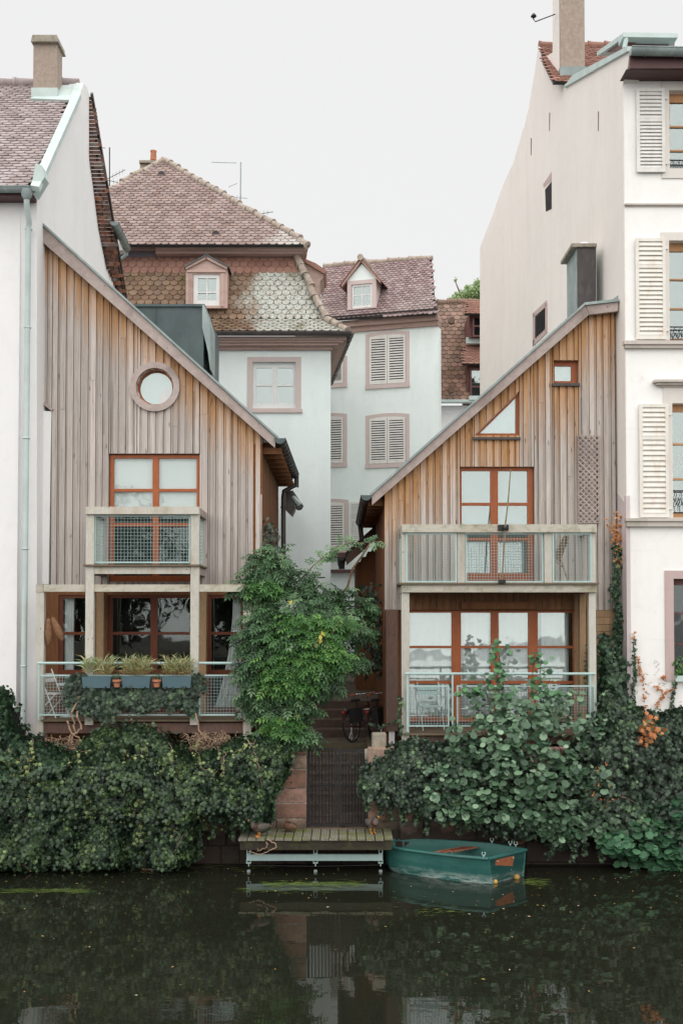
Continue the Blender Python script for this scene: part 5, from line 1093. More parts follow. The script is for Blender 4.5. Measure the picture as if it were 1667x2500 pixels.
# lattice on the facade
lt = thing('trellis', P(1434,1279,RF), 'grey diagonal wooden lattice fixed to the right timber house', 'trellis')
h = hole(1410,1064,1459,1278,RF); y = RF-.05
mb = MB(); mb.box(h[0]-.012,h[0]+.012,y,y+.03,h[2],h[3]); mb.box(h[1]-.012,h[1]+.012,y,y+.03,h[2],h[3]); mb.box(h[0]+.012,h[1]-.012,y+.001,y+.03,h[2],h[2]+.02); mb.box(h[0]+.012,h[1]-.012,y+.001,y+.03,h[3]-.02,h[3]); mb.build('frame', M['barge'], lt)
W_, H_ = h[1]-h[0], h[3]-h[2]; st = .105
for sg, yy, nm in ((1, y-.008, 'laths'), (-1, y-.016, 'laths')):
    mb = MB(); k = -W_
    while k < H_:
        a, b = (0, k), (W_, k+W_)
        t0_, t1_ = max(0, -k/W_), min(1, (H_-k)/W_)
        if t1_ > t0_+.05:
            q = [(h[0]+(W_*t if sg > 0 else W_-W_*t), h[2]+k+W_*t) for t in (t0_, t1_)]; mb.beam((q[0][0], yy, q[0][1]), (q[1][0], yy, q[1][1]), .024, .007, up=(0,1,0))
        k += st
    mb.build(nm, M['barge'], lt)
# pole with bracket on the balcony
mb = MB(); mb.tube([P(1225,1418,RG-.09), P(1232,1290,RG-.09), P(1240,1220,RG-.1), P(1246,1145,RG-.12)], [.016,.015,.013,.01], 7)
sp1 = thing('wooden_pole', P(1225,1420,RG-.1), 'slender mossy branch pole tied upright to the right balcony rail', 'pole'); mb.build('stick', plain('mossy_stick', (.24,.19,.12), .95, 0, .4, sc=20, dirt=(.42,.36,.28), damt=.6), sp1)
mb = MB(); mb.pbox(1215,1281,1241,1295,RG-.075,.03); c = P(1232,1290,RG-.1); mb.lathe(c, [(.04,-.02),(.045,0),(.04,.02)], 12); mb.pbox(1217,1415,1234,1423,RG-.14,.09); mb.build('bracket', M['iron'], sp1)
mb = MB(); rn = random.Random(2)
fa, fb = P(1383,1306,RG+.35), P(1352,1352,RG+.5)
for i in range(6): o = Vector((i*.03, 0, 0)); mb.beam(P(1377+i*2,1306+i,RG+.4), P(1350+i*3.2,1362+i*2,RG+.5), .02, .014)
mb.beam(P(1378,1306,RG+.38), P(1368,1365,RG+.38), .03, .03); mb.beam(P(1368,1365,RG+.38), P(1385,1418,RG+.38), .02, .02); mb.beam(P(1350,1366,RG+.45), P(1372,1384,RG+.4), .02, .02); mb.beam(P(1352,1370,RG+.45), P(1352,1420,RG+.45), .03, .03)
tag(mb.build('folded_deck_chair', M['golden'], None), 'folded slatted wooden deck chair behind the right mesh panel of the right balcony', 'deck chair')
# ================================================================== bicycle in the alley
def bicycle(loc, rot, s, label):
    root = thing('bicycle', loc, label, 'bicycle'); T = Matrix.Translation(loc) @ Matrix.Rotation(rot, 4, 'Z') @ Matrix.Rotation(R(-8), 4, 'X') @ Matrix.Scale(s, 4)
    def bld(name, f_, mt, par=root, sm=True): mb = MB(); f_(mb); mb.v = [tuple(T @ Vector(v)) for v in mb.v]; return mb.build(name, mt, par, smooth=sm)
    ch = plain('chrome', (.6,.6,.6), .25, 1); fr = plain('dark_red_frame', (.05,.01,.01), .35); ru = plain('black_rubber', (.015,.015,.015), .8)
    def tor(m, c, R_, r_, n=36): m.tube([Vector((c[0]+R_*math.cos(a), 0, c[1]+R_*math.sin(a))) for a in [2*math.pi*i/n for i in range(n+1)]], r_, 8, False)
    for cx in (0, 1.05):
        w = bld('wheel', lambda m: tor(m, (cx,.34), .33, .02), ru); bld('rim', lambda m: tor(m, (cx,.34), .305, .012), ch, w)
        bld('spokes', lambda m: [m.tube([(cx,0,.34),(cx+.3*math.cos(a),.0,.34+.3*math.sin(a))], .0025, 4) for a in [2*math.pi*i/18 for i in range(18)]], ch, w)
        bld('mudguard', lambda m: m.tube([Vector((cx+.37*math.cos(a), 0, .34+.37*math.sin(a))) for a in [R(20+i*14) for i in range(11)]], .022, 6), fr)
    bld('frame', lambda m: [m.tube(q, .018, 8) for q in ([(0,0,.34),(.42,0,.30)],[(0,0,.34),(.36,0,.72)],[(.42,0,.30),(.33,0,.86)],[(.36,0,.72),(.85,0,.76)],[(.42,0,.30),(.87,0,.68)],[(.83,0,.86),(.89,0,.62),(1.05,0,.34)])], fr)
    bld('saddle', lambda m: m.lathe((.30,0,.88), [(.03,-.01),(.11,0),(.12,.04),(.08,.06)], 14, sx=1.2, sy=.8), ru)
    bld('handlebar', lambda m: [m.tube([(.83,0,.86),(.81,0,1.0)], .014, 8), m.tube([(.62,-.30,1.02),(.74,-.26,1.04),(.82,-.1,1.03),(.82,.1,1.03),(.74,.26,1.04),(.62,.30,1.02)], .012, 8)], ch)
    bld('grips', lambda m: [m.tube([(.60,s_*.305,1.02),(.72,s_*.27,1.04)], .018, 8) for s_ in (-1,1)], plain('orange_grips', (.55,.12,.03), .6))
    bld('carrier', lambda m: [m.tube([(-.25,-.05,.74),(.3,-.05,.74)], .008, 6), m.tube([(-.25,.05,.74),(.3,.05,.74)], .008, 6), m.tube([(-.25,-.05,.74),(-.25,.05,.74)], .008, 6)]+[m.tube([(-.1,-.06*s_,.74),(0,-.06*s_,.36)], .006, 6) for s_ in (-1,1)], ch)
    bld('rear_light', lambda m: m.lathe((-.28,0,.68), [(.03,-.02),(.035,0),(.03,.02)], 10), plain('red_reflector', (.5,.02,.02), .3))
    bld('crank', lambda m: [m.tube([(.42,-.08,.30),(.42,.08,.30)], .012, 6), m.tube([(.42,-.08,.30),(.5,-.08,.16)], .01, 6), m.tube([(.42,.08,.30),(.34,.08,.44)], .01, 6), m.box(.46,.55,-.16,-.08,.15,.17)], ch)
    bld('bag', lambda m: m.box(-.15,.22,-.2,-.06,.42,.74), ru, sm=False)
q = P(868,1806,21.35); bicycle(Vector((q.x-.05,21.1,1.88)), R(58), .86, 'dark red bicycle leaning in the alley behind the iron gate')
q = P(905,1806,21.5); bicycle(Vector((q.x+.08,21.2,1.88)), R(66), .86, 'dark bicycle nearest the old post in the alley')
# ================================================================== aerials
def antenna(name, base, top, yagis, label, mat):
    root = thing(name, base, label, 'aerial'); mb = MB(); mb.tube([base, top], .018, 8); mb.build('mast', mat, root)
    for f_, L, tilt, yaw in yagis:
        c = base+(top-base)*f_; d = Vector((math.cos(tilt)*math.cos(yaw), math.cos(tilt)*math.sin(yaw), math.sin(tilt))); mb = MB(); a, b = c-d*.12, c+d*L
        mb.tube([a, b], .009, 6); s = d.cross(Vector((0,0,1))).normalized(); s = (s+Vector((0,0,.5))).normalized()
        for k in range(int(L/.11)+1): p = a+d*(k*.11+.02); mb.tube([p-s*.10, p+s*.10], .004, 4)
        mb.build('yagi', mat, root)
D_ = 33; antenna('tv_aerial', P(268,500,D_), P(268,360,D_), [(.98,-.35,0,.3),(.47,.55,.55,.2),(.42,.5,-.15,.2)], 'dark tv aerial between the brick verge and the mansard roof', M['iron'])
antenna('tv_aerial', P(587,505,31.6), P(588,396,31.6), [(.98,-.85,-.03,.0),(.56,-.4,.5,.3),(.2,-.4,-.05,.2),(.2,.2,.02,.2)], 'pale green tv aerial above the right hip of the mansard roof', M['patinad'])
antenna('tv_aerial', P(632,545,31.5), P(634,520,31.5), [(.9,.4,.2,.1),(.5,-.2,.3,.1)], 'tiny aerial low behind the right hip of the mansard roof', M['iron'])
q = c1+Vector((0,0,0)); z = P(1346,52,24.9).z; mb = MB(); mb.tube([(c1.x, 24.6, z), P(1306,53,24.6), P(1301,46,24.6), P(1301,42,24.6)], .012, 6); c = P(1302,38,24.6); mb.lathe(c, [(.02,-.06),(.07,-.02),(.03,.04),(.0,.06)], 8)
tag(mb.build('roof_lamp', M['iron'], None, smooth=True), 'small curved lamp arm sticking out from the tall roughcast chimney', 'lamp')
# ================================================================== vegetation
def tmpl(kind):
    if kind == 'ivy':   # five points, folded on the midrib
        v = [(0,0,0),(-.42,.05,-.06),(-.30,.38,.05),(-.55,.62,-.05),(-.18,.66,.05),(0,1.0,-.04),(.18,.66,.05),(.55,.62,-.05),(.30,.38,.05),(.42,.05,-.06),(0,.5,.0)]
        f = [(0,1,2,10),(2,3,4,10),(4,5,10),(5,6,10),(6,7,8,10),(8,9,0,10)]
    elif kind == 'small': v = [(0,0,0),(-.34,.45,.08),(0,1,-.04),(.34,.45,.08)]; f = [(0,1,2),(0,2,3)]
    elif kind == 'round':   # scalloped, cupped, with a sunken midrib
        v = [(0,0,0),(-.26,.08,.05),(-.47,.30,.10),(-.43,.46,.04),(-.52,.66,.11),(-.34,.78,.05),(-.26,.97,.09),(0,.93,-.02),(.26,.97,.09),(.34,.78,.05),(.52,.66,.11),(.43,.46,.04),(.47,.30,.10),(.26,.08,.05),(0,.5,-.03)]
        f = [(0,1,2,14),(2,3,4,14),(4,5,6,14),(6,7,14),(7,8,14),(8,9,10,14),(10,11,12,14),(12,13,0,14)]
    elif kind == 'pinnate':   # a stalk with seven narrow leaflets
        v = []; f = []
        def lf(b, d, L, w):
            d = np.array(d)/np.linalg.norm(d); b = np.array(b); s = np.array([d[1], -d[0], 0]); i = len(v)
            v.extend([tuple(b), tuple(b+d*L*.45-s*w+np.array([0,0,.03])), tuple(b+d*L+np.array([0,0,-.05])), tuple(b+d*L*.45+s*w+np.array([0,0,.03]))]); f.extend([(i,i+1,i+2),(i,i+2,i+3)])
        for k in range(3):
            y = .22+.24*k
            for s in (-1, 1): lf((0,y,0), (s*.8,.55,0), .42-.03*k, .085)
        lf((0,.78,0), (0,1,0), .36, .09); i = len(v); v.extend([(-.012,0,0),(.012,0,0),(.008,.8,0),(-.008,.8,0)]); f.append((i,i+1,i+2,i+3))
    return np.array(v, float), f
def leaves(name, mat, parent, pts, nrm, size, kind, up=None, tip=(0,-.2,-1), jit=.5, rlo=0, rhi=1, rv=None):
    """leaf-sized faces: nrm = the way each blade faces, tip = where its point hangs"""
    pts = np.asarray(pts, float); n = len(pts)
    if n == 0: return None
    N = np.asarray(nrm, float)+rng.normal(0, jit, (n,3)); N /= np.linalg.norm(N, axis=1)[:,None]+1e-9
    T = np.tile(np.array(tip, float), (n,1)) if np.ndim(tip) == 1 else np.asarray(tip, float); T = T+rng.normal(0, jit, (n,3)); T -= N*(T*N).sum(1)[:,None]; T /= np.linalg.norm(T, axis=1)[:,None]+1e-9
    S = np.cross(T, N); tv, tf = tmpl(kind); k = len(tv); sz = np.asarray(size)*np.ones(n)
    V = pts[:,None,:]+sz[:,None,None]*(tv[None,:,0:1]*S[:,None,:]+tv[None,:,1:2]*T[:,None,:]+tv[None,:,2:3]*N[:,None,:])
    V = V.reshape(-1,3); r = rng.uniform(rlo, rhi, n) if rv is None else rv
    lt = np.array([len(q) for q in tf]); li = np.concatenate([np.array(q) for q in tf]); m = len(li)
    idx = (li[None,:]+(np.arange(n)*k)[:,None]).reshape(-1)
    me = bpy.data.meshes.new(name); me.vertices.add(n*k); me.vertices.foreach_set('co', V.reshape(-1))
    me.loops.add(n*m); me.loops.foreach_set('vertex_index', idx.astype(np.int32)); tot = np.tile(lt, n); me.polygons.add(len(tot))
    st = np.concatenate([[0], np.cumsum(tot)[:-1]]); me.polygons.foreach_set('loop_start', st.astype(np.int32)); me.polygons.foreach_set('loop_total', tot.astype(np.int32))
    me.update(calc_edges=True); me.attributes.new('rnd', 'FLOAT', 'POINT').data.foreach_set('value', np.repeat(r, k).astype(np.float32)); me.materials.append(mat)
    return adopt(link(bpy.data.objects.new(name, me)), parent)
def vnoise(x, z, sc, seed):
    """cheap smooth value noise on arrays"""
    x = np.asarray(x)*sc+seed*17.3; z = np.asarray(z)*sc+seed*9.1; xi = np.floor(x).astype(int); zi = np.floor(z).astype(int); fx = x-xi; fz = z-zi
    h = lambda a, b: np.modf(np.abs(np.sin(a*127.1+b*311.7+seed*3.7)*43758.5453))[0]
    fx = fx*fx*(3-2*fx); fz = fz*fz*(3-2*fz)
    return (h(xi,zi)*(1-fx)+h(xi+1,zi)*fx)*(1-fz)+(h(xi,zi+1)*(1-fx)+h(xi+1,zi+1)*fx)*fz
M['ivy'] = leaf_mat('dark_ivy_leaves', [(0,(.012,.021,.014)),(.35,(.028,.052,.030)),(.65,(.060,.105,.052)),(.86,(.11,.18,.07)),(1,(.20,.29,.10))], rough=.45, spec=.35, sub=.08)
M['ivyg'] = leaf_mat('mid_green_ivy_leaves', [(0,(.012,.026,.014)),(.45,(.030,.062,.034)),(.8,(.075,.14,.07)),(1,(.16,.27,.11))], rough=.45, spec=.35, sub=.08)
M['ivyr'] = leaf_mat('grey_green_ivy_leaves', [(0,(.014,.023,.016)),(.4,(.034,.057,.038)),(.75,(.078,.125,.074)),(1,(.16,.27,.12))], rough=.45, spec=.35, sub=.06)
M['shrub'] = leaf_mat('ash_green_compound_leaves', [(0,(.020,.046,.020)),(.4,(.052,.12,.048)),(.75,(.10,.21,.085)),(1,(.22,.35,.18))], rough=.5, spec=.4, sub=.25)
M['shrubl'] = leaf_mat('bright_green_compound_leaves', [(0,(.045,.12,.035)),(.6,(.085,.22,.055)),(1,(.17,.33,.08))], rough=.5, sub=.3)
M['yellow'] = leaf_mat('yellow_leaves', [(0,(.40,.34,.05)),(1,(.58,.50,.12))], sub=.25)
M['bush'] = leaf_mat('grey_green_round_leaves', [(0,(.026,.058,.032)),(.4,(.068,.14,.074)),(.75,(.14,.24,.14)),(1,(.28,.42,.27))], rough=.5, spec=.5, sub=.08)
M['bushl'] = leaf_mat('fresh_green_round_leaves', [(0,(.05,.14,.06)),(1,(.12,.28,.12))], rough=.5, sub=.2)
M['rust'] = leaf_mat('orange_autumn_leaves', [(0,(.36,.12,.035)),(.6,(.52,.22,.08)),(1,(.62,.36,.16))], sub=.1)
M['twig'] = plain('brown_twigs', (.16,.10,.06), .9, 0, .3, sc=10, dirt=(.30,.20,.13), damt=.6)
M['twigl'] = plain('pale_twigs', (.36,.25,.17), .9, 0, .3, sc=10)
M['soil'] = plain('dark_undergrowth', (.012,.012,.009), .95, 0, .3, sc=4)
def heap(poly, D, bulge, seed, edge=60):
    """depth of a hanging mass in front of the wall, as a function of picture position; zero at its outline"""
    poly = np.array(poly, float); e = np.concatenate([poly, poly[:1]])
    def dist(px, py):
        d = np.full(len(px), 1e9)
        for a, b in zip(e[:-1], e[1:]):
            ab = b-a; t = np.clip(((px-a[0])*ab[0]+(py-a[1])*ab[1])/(ab@ab+1e-9), 0, 1); d = np.minimum(d, np.hypot(px-a[0]-t*ab[0], py-a[1]-t*ab[1]))
        return d
    def inn(px, py):
        c = np.zeros(len(px), bool)
        for a, b in zip(e[:-1], e[1:]):
            m = (a[1] > py) != (b[1] > py); c ^= m & (px < (b[0]-a[0])*(py-a[1])/(b[1]-a[1]+1e-12)+a[0])
        return c
    def f(px, py):
        s = np.clip(dist(px, py)/edge, 0, 1); s = np.sqrt(s*(2-s)); nz = .38+.75*vnoise(px, py, 1/70, seed)+.42*vnoise(px, py, 1/27, seed+3)
        return bulge*s*nz
    return inn, f, poly
def Pn(px, py, D):
    u = (px-CX)/F; v = (CY-py)/F; dy = math.cos(PITCH)-v*math.sin(PITCH); dz = math.sin(PITCH)+v*math.cos(PITCH); s = D/dy
    return np.stack([u*s, D*np.ones_like(u), CAMZ+dz*s], 1)
def ivy_mass(root, poly, D, bulge, n, size, kind, mat, seed, edge=60, core=True, name='foliage', jit=.65, layers=.16, tip=(0,-.35,-1), clump=True, norm=(0,-1,.45), lf=.22):
    inn, f, pl_ = heap(poly, D, bulge, seed, edge); x0, y0 = pl_.min(0); x1, y1 = pl_.max(0)
    px, py = rng.uniform(x0-6, x1+6, n*3), rng.uniform(y0-6, y1+6, n*3); m = inn(px, py)
    if name == 'young_leaves': m &= (vnoise(px, py, 1/13, seed+8) > .5) & (vnoise(px, py, 1/45, seed+30) > .42)
    elif clump: m &= (vnoise(px, py, 1/13, seed+8)+.55*vnoise(px, py, 1/5, seed+9)) > rng.uniform(.2, 1.1, len(px))
    px, py = px[m][:n], py[m][:n]; b = f(px, py); og = rng.random(len(px)) < .22; px = px+og*rng.normal(0, 8, len(px)); py = py+og*np.abs(rng.normal(0, 7, len(px)))*rng.choice([1,-1], len(px), p=[.5,.5]); py = np.minimum(py, 2118 if y1 > 2050 else 3000); e = .6
    gx = (f(px+e*4, py)-f(px-e*4, py))/(8*e); gy = (f(px, py+e*4)-f(px, py-e*4))/(8*e); k = F/D
    lump = vnoise(px, py, 1/13, seed+8)
    p = Pn(px, py, D); p[:,1] = D-b-rng.exponential(layers*.5, len(b))*rng.choice([1,-1], len(b), p=[.55,.45])-lump*lf; p[:,2] += rng.normal(0,.02,len(b)); p[:,0] += rng.normal(0,.02,len(b))
    N = np.stack([gx*k, np.full(len(b), -1.), -gy*k], 1)*.9+np.array(norm)
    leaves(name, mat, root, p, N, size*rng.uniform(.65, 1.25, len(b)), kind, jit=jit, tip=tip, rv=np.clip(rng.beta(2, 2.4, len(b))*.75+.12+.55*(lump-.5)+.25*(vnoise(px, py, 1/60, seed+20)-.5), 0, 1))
    if core:
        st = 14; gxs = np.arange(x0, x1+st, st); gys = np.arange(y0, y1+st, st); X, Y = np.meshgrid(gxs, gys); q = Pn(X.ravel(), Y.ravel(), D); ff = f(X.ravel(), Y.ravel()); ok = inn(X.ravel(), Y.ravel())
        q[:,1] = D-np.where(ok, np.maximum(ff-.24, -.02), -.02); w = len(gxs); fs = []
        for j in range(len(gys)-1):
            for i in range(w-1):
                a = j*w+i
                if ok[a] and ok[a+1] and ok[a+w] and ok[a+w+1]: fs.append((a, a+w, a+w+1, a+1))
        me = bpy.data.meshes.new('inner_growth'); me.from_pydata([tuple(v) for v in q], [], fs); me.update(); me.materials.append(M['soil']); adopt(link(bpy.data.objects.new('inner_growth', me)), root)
def vine(mb, pts, r, wob=.03, sub=5, n=5):
    """irregular thin stem through picture points"""
    out = []
    for a, b in zip(pts[:-1], pts[1:]):
        for i in range(sub): out.append(Vector(a)+(Vector(b)-Vector(a))*(i/sub)+Vector((random.gauss(0,wob),random.gauss(0,wob),random.gauss(0,wob)))*(1 if i else .4))
    out.append(Vector(pts[-1])); mb.tube(out, [r*(1-.5*i/len(out)) for i in range(len(out))], n)
# left bank ivy
iv = thing('ivy_bank', P(240,2090,QW-.2), 'huge dark ivy mass spilling over the quay wall below the left timber house', 'ivy', 'ivy masses hanging over the quay wall')
polyA = [(-260,1850),(-260,2112),(80,2108),(200,2114),(300,2106),(400,2110),(485,2098),(492,2010),(500,1985),(560,2000),(610,2012),(662,2005),(676,1930),(700,1895),(712,1850),(716,1822),(690,1800),(655,1800),(620,1788),(570,1800),(530,1822),(480,1830),(430,1800),(395,1775),(340,1762),(270,1765),(235,1782),(205,1815),(160,1850),(120,1838),(60,1835),(0,1845)]
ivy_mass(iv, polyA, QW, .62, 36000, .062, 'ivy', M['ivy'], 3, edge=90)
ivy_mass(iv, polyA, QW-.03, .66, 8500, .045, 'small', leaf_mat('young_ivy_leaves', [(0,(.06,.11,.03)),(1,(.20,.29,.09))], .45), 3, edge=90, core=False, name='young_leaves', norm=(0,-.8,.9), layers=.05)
mb = MB(); random.seed(5)
for pts in ([(45,1920),(42,1960),(62,2010),(52,2050),(85,2075)],[(75,1850),(66,1900),(60,1960),(95,1990)],[(420,1860),(400,1890),(365,1920)],[(500,1910),(470,1925),(430,1960),(420,2000),(440,2050),(410,2110)],[(400,2110),(425,2080),(470,2020)],[(600,1800),(630,1850),(640,1920)],[(545,1830),(548,1880),(515,1930),(488,1950)],[(70,1990),(90,1950),(105,1920)],[(280,1965),(290,2000)]):
    vine(mb, [P(x,y,QW-.72) for x,y in pts], .009, .02)
mb.build('stems', M['twigl'], iv)
# old ivy trunk knot and dry twigs under the gallery floor
tw = thing('dry_twigs', P(160,1845,QW), 'tangle of dry leafless twigs under the left end of the gallery floor', 'twigs', 'dry twig tangles'); 
def tangle(root, x0, x1, y0, y1, D, n, seed):
    random.seed(seed); mb = MB()
    for _ in range(n):
        x, y = random.uniform(x0,x1), random.uniform(y0,y1); a = random.gauss(1.1, .9); L = random.uniform(18, 45)
        vine(mb, [P(x,y,D-random.uniform(0,.35)), P(x+L*math.cos(a)*.6,y-L*math.sin(a)*.5,D-random.uniform(0,.35)), P(x+L*math.cos(a+.5),y-L*math.sin(a+.5)*.6,D-random.uniform(0,.35))], random.uniform(.004,.009), .02, 4, 4)
    mb.build('twigs', M['twigl'], root)
tangle(tw, 105, 200, 1812, 1862, QW, 110, 3)
mb = MB(); 
for pts in ([(195,1700),(175,1745),(185,1790),(160,1830),(150,1860)],[(190,1735),(200,1780),(170,1800),(185,1850)],[(165,1760),(175,1790),(195,1800),(198,1815),(185,1820)]): vine(mb, [P(x,y,TG-.25) for x,y in pts], .018, .015)
mb.build('stem', M['twigl'], tw)
tw2 = thing('dry_twigs', P(530,1840,QW), 'tangle of reddish dry twigs under the right end of the gallery floor', 'twigs', 'dry twig tangles'); tangle(tw2, 465, 570, 1805, 1835, QW, 110, 4)
# ivy at the far left against the white house
iv2 = thing('ivy_bush', P(30,1850,QW), 'light tipped ivy climbing the white house by the green downpipe', 'ivy', 'ivy masses hanging over the quay wall')
ivy_mass(iv2, [(-60,1670),(-60,2100),(40,2100),(110,2000),(150,1900),(200,1860),(190,1830),(130,1810),(108,1795),(80,1790),(60,1750),(52,1720),(45,1695),(30,1690),(18,1672),(5,1690),(-20,1670)], QW-.1, .45, 11000, .075, 'ivy', M['ivyg'], 11, edge=55)
# ivy on the gallery rail
iv3 = thing('hanging_ivy', P(330,1700,TG-.1), 'ivy curtain draped over the left gallery rail beneath the window boxes', 'ivy')
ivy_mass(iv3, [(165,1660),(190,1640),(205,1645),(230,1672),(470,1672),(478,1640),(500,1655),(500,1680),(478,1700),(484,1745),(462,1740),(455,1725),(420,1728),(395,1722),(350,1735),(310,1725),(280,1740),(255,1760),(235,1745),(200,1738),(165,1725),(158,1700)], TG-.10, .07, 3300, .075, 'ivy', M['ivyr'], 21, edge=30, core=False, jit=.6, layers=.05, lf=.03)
mb = MB(); random.seed(9)
for _ in range(26): x = random.uniform(170,480); vine(mb, [P(x,1670,TG-.12), P(x+random.uniform(-15,15),1700,TG-.16), P(x+random.uniform(-25,25),1740,TG-.14)], .004, .01, 4, 4)
mb.build('stems', M['twig'], iv3); mb = MB(); vine(mb, [P(478,1740,TG-.2), P(490,1790,TG-.3), P(505,1810,QW-.2)], .014, .015); mb.build('stem', M['twigl'], iv3)
# ivy right of the gate
iv4 = thing('ivy_bank', P(1010,1920,QW-.2), 'dark ivy over the quay wall between the gate pillar and the round leaved bush', 'ivy', 'ivy masses hanging over the quay wall')
ivy_mass(iv4, [(880,1870),(905,1862),(915,1845),(935,1850),(945,1815),(985,1805),(1010,1798),(1060,1810),(1150,1800),(1250,1800),(1300,1900),(1300,2035),(1240,2035),(1150,2012),(1100,1992),(1060,1998),(1030,1980),(980,1970),(945,1960),(925,1950),(915,1920),(890,1960),(880,1930)], QW, .30, 11500, .062, 'ivy', M['ivyr'], 31, edge=60)
# ivy at the right, below the cream building
iv5 = thing('ivy_bank', P(1560,1900,QW-.2), 'grey green ivy carpet on the quay wall below the cream building', 'ivy', 'ivy masses hanging over the quay wall')
ivy_mass(iv5, [(1395,1800),(1430,1770),(1455,1740),(1470,1690),(1500,1690),(1520,1712),(1545,1722),(1600,1738),(1640,1725),(2000,1722),(2000,2085),(1640,2080),(1560,2040),(1480,2050),(1420,2030),(1380,2060),(1330,2060),(1300,1980),(1330,1880)], QW, .32, 33000, .068, 'ivy', M['ivyr'], 41, edge=55)
ivy_mass(iv5, [(1560,1752),(1582,1744),(1592,1770),(1588,1795),(1572,1792),(1558,1775)], QW-.42, .08, 90, .09, 'ivy', M['rust'], 44, edge=20, core=False, name='orange_leaves', clump=False)
ivy_mass(iv5, [(1555,1800),(1575,1795),(1575,1812),(1560,1812)], QW-.42, .08, 30, .09, 'ivy', M['rust'], 45, edge=20, core=False, name='orange_leaves', clump=False)
ivy_mass(iv5, [(1420,1860),(1480,1850),(1485,1920),(1500,1950),(1470,1960),(1430,1940)], QW-.40, .08, 130, .05, 'small', M['rust'], 46, edge=20, core=False, name='dead_leaves', clump=False)
mb = MB(); random.seed(15)
for _ in range(46):
    x, y = random.uniform(1570,1667), random.uniform(1830,1930); vine(mb, [P(x,y,QW-.4), P(x+random.uniform(-25,20),y+random.uniform(5,30),QW-.45), P(x+random.uniform(-45,25),y+random.uniform(15,60),QW-.42)], .006, .02, 4, 4)
for pts in ([(1630,1770),(1615,1800),(1590,1812),(1560,1818)],[(1612,1815),(1580,1822),(1540,1850)],[(1500,1940),(1550,1960)]): vine(mb, [P(x,y,QW-.5) for x,y in pts], .013, .02)
mb.build('dry_twigs', M['twigl'], iv5)
# dark ivy between the right timber house and the cream building, climbing the wall
iv6 = thing('climbing_ivy', P(1500,1700,RW-.1), 'ivy column climbing the corner between timber house and cream building', 'ivy')
ivy_mass(iv6, [(1458,1545),(1478,1548),(1485,1600),(1500,1620),(1512,1600),(1516,1640),(1520,1700),(1530,1720),(1530,1790),(1440,1800),(1458,1740),(1454,1660),(1460,1610)], RF-.25, .2, 4200, .075, 'ivy', M['ivyg'], 51, edge=25, core=False)
def strip(root, path, D, w, n, size, mat, seed, name='foliage', kind='ivy'):
    r_ = np.random.default_rng(seed); path = np.array(path, float); L = np.hypot(*np.diff(path, axis=0).T); c = np.concatenate([[0], np.cumsum(L)]); t = r_.uniform(0, c[-1], n)
    px = np.interp(t, c, path[:,0])+r_.normal(0, w, n); py = np.interp(t, c, path[:,1])+r_.normal(0, w*.6, n); p = Pn(px, py, D); p[:,1] = D-r_.uniform(0, .07, n)
    leaves(name, mat, root, p, np.tile([0,-1,.25], (n,1)), size*r_.uniform(.6, 1.2, n), kind, jit=.5)
strip(iv6, [(1505,1330),(1504,1400),(1500,1450),(1508,1500),(1503,1540),(1508,1600)], RF-.16, 4.5, 620, .07, M['ivyg'], 1)
strip(iv6, [(1508,1560),(1520,1530),(1523,1510)], RF-.2, 3, 60, .06, M['ivyg'], 2); strip(iv6, [(1434,1575),(1432,1640),(1426,1700)], RF-.35, 3, 60, .05, M['ivyg'], 3)
mb = MB(); vine(mb, [P(x,y,RF-.14) for x,y in ((1510,1760),(1505,1600),(1504,1450),(1503,1330),(1505,1265))], .012, .01); mb.build('stem', M['twig'], iv6)
cr = thing('autumn_creeper', P(1504,1330,RF-.15), 'orange autumn creeper tip at the top of the climbing ivy column', 'creeper')
strip(cr, [(1505,1250),(1504,1300),(1506,1360),(1508,1385)], RF-.17, 5, 120, .05, M['rust'], 5, 'orange_leaves')
for k, pt in enumerate(([(1475,1265),(1485,1275),(1495,1290),(1480,1285)],[(1480,1280),(1490,1300),(1500,1280)],[(1508,1280),(1520,1290),(1524,1308)],[(1510,1335),(1520,1340)],[(1500,1305),(1490,1320),(1492,1325)],[(1510,1370),(1520,1375),(1518,1378)],[(1508,1300),(1516,1320)])): strip(cr, pt, RF-.16, 1.6, 22, .038, M['rust'], 60+k, 'orange_leaves')
cv = thing('wall_creeper', P(1555,1720,RW-.05), 'thin green and orange creeper trails on the white plinth of the cream building', 'creeper')
for k, (pt, mt, n) in enumerate((([(1547,1560),(1545,1600),(1548,1640),(1543,1690),(1545,1725)],'ivyg',210),([(1552,1600),(1562,1640),(1570,1680),(1570,1735)],'rust',80),([(1645,1660),(1640,1700),(1635,1730)],'ivyg',80),([(1640,1680),(1620,1690),(1605,1715),(1598,1730)],'rust',50),([(1595,1670),(1610,1685)],'rust',18),([(1612,1655),(1622,1648)],'rust',14),([(1543,1560),(1545,1540)],'rust',12))):
    strip(cv, pt, RW-.03, 2.2, n, .048, M[mt], 80+k)
mb = MB(); random.seed(23)
for _ in range(26): x, y = random.uniform(1545,1667), random.uniform(1610,1720); vine(mb, [P(x,y,RW-.01), P(x+random.uniform(-22,22),y-random.uniform(-5,16),RW-.01)], .003, .02, 4, 4)
mb.build('stems', M['twig'], cv)
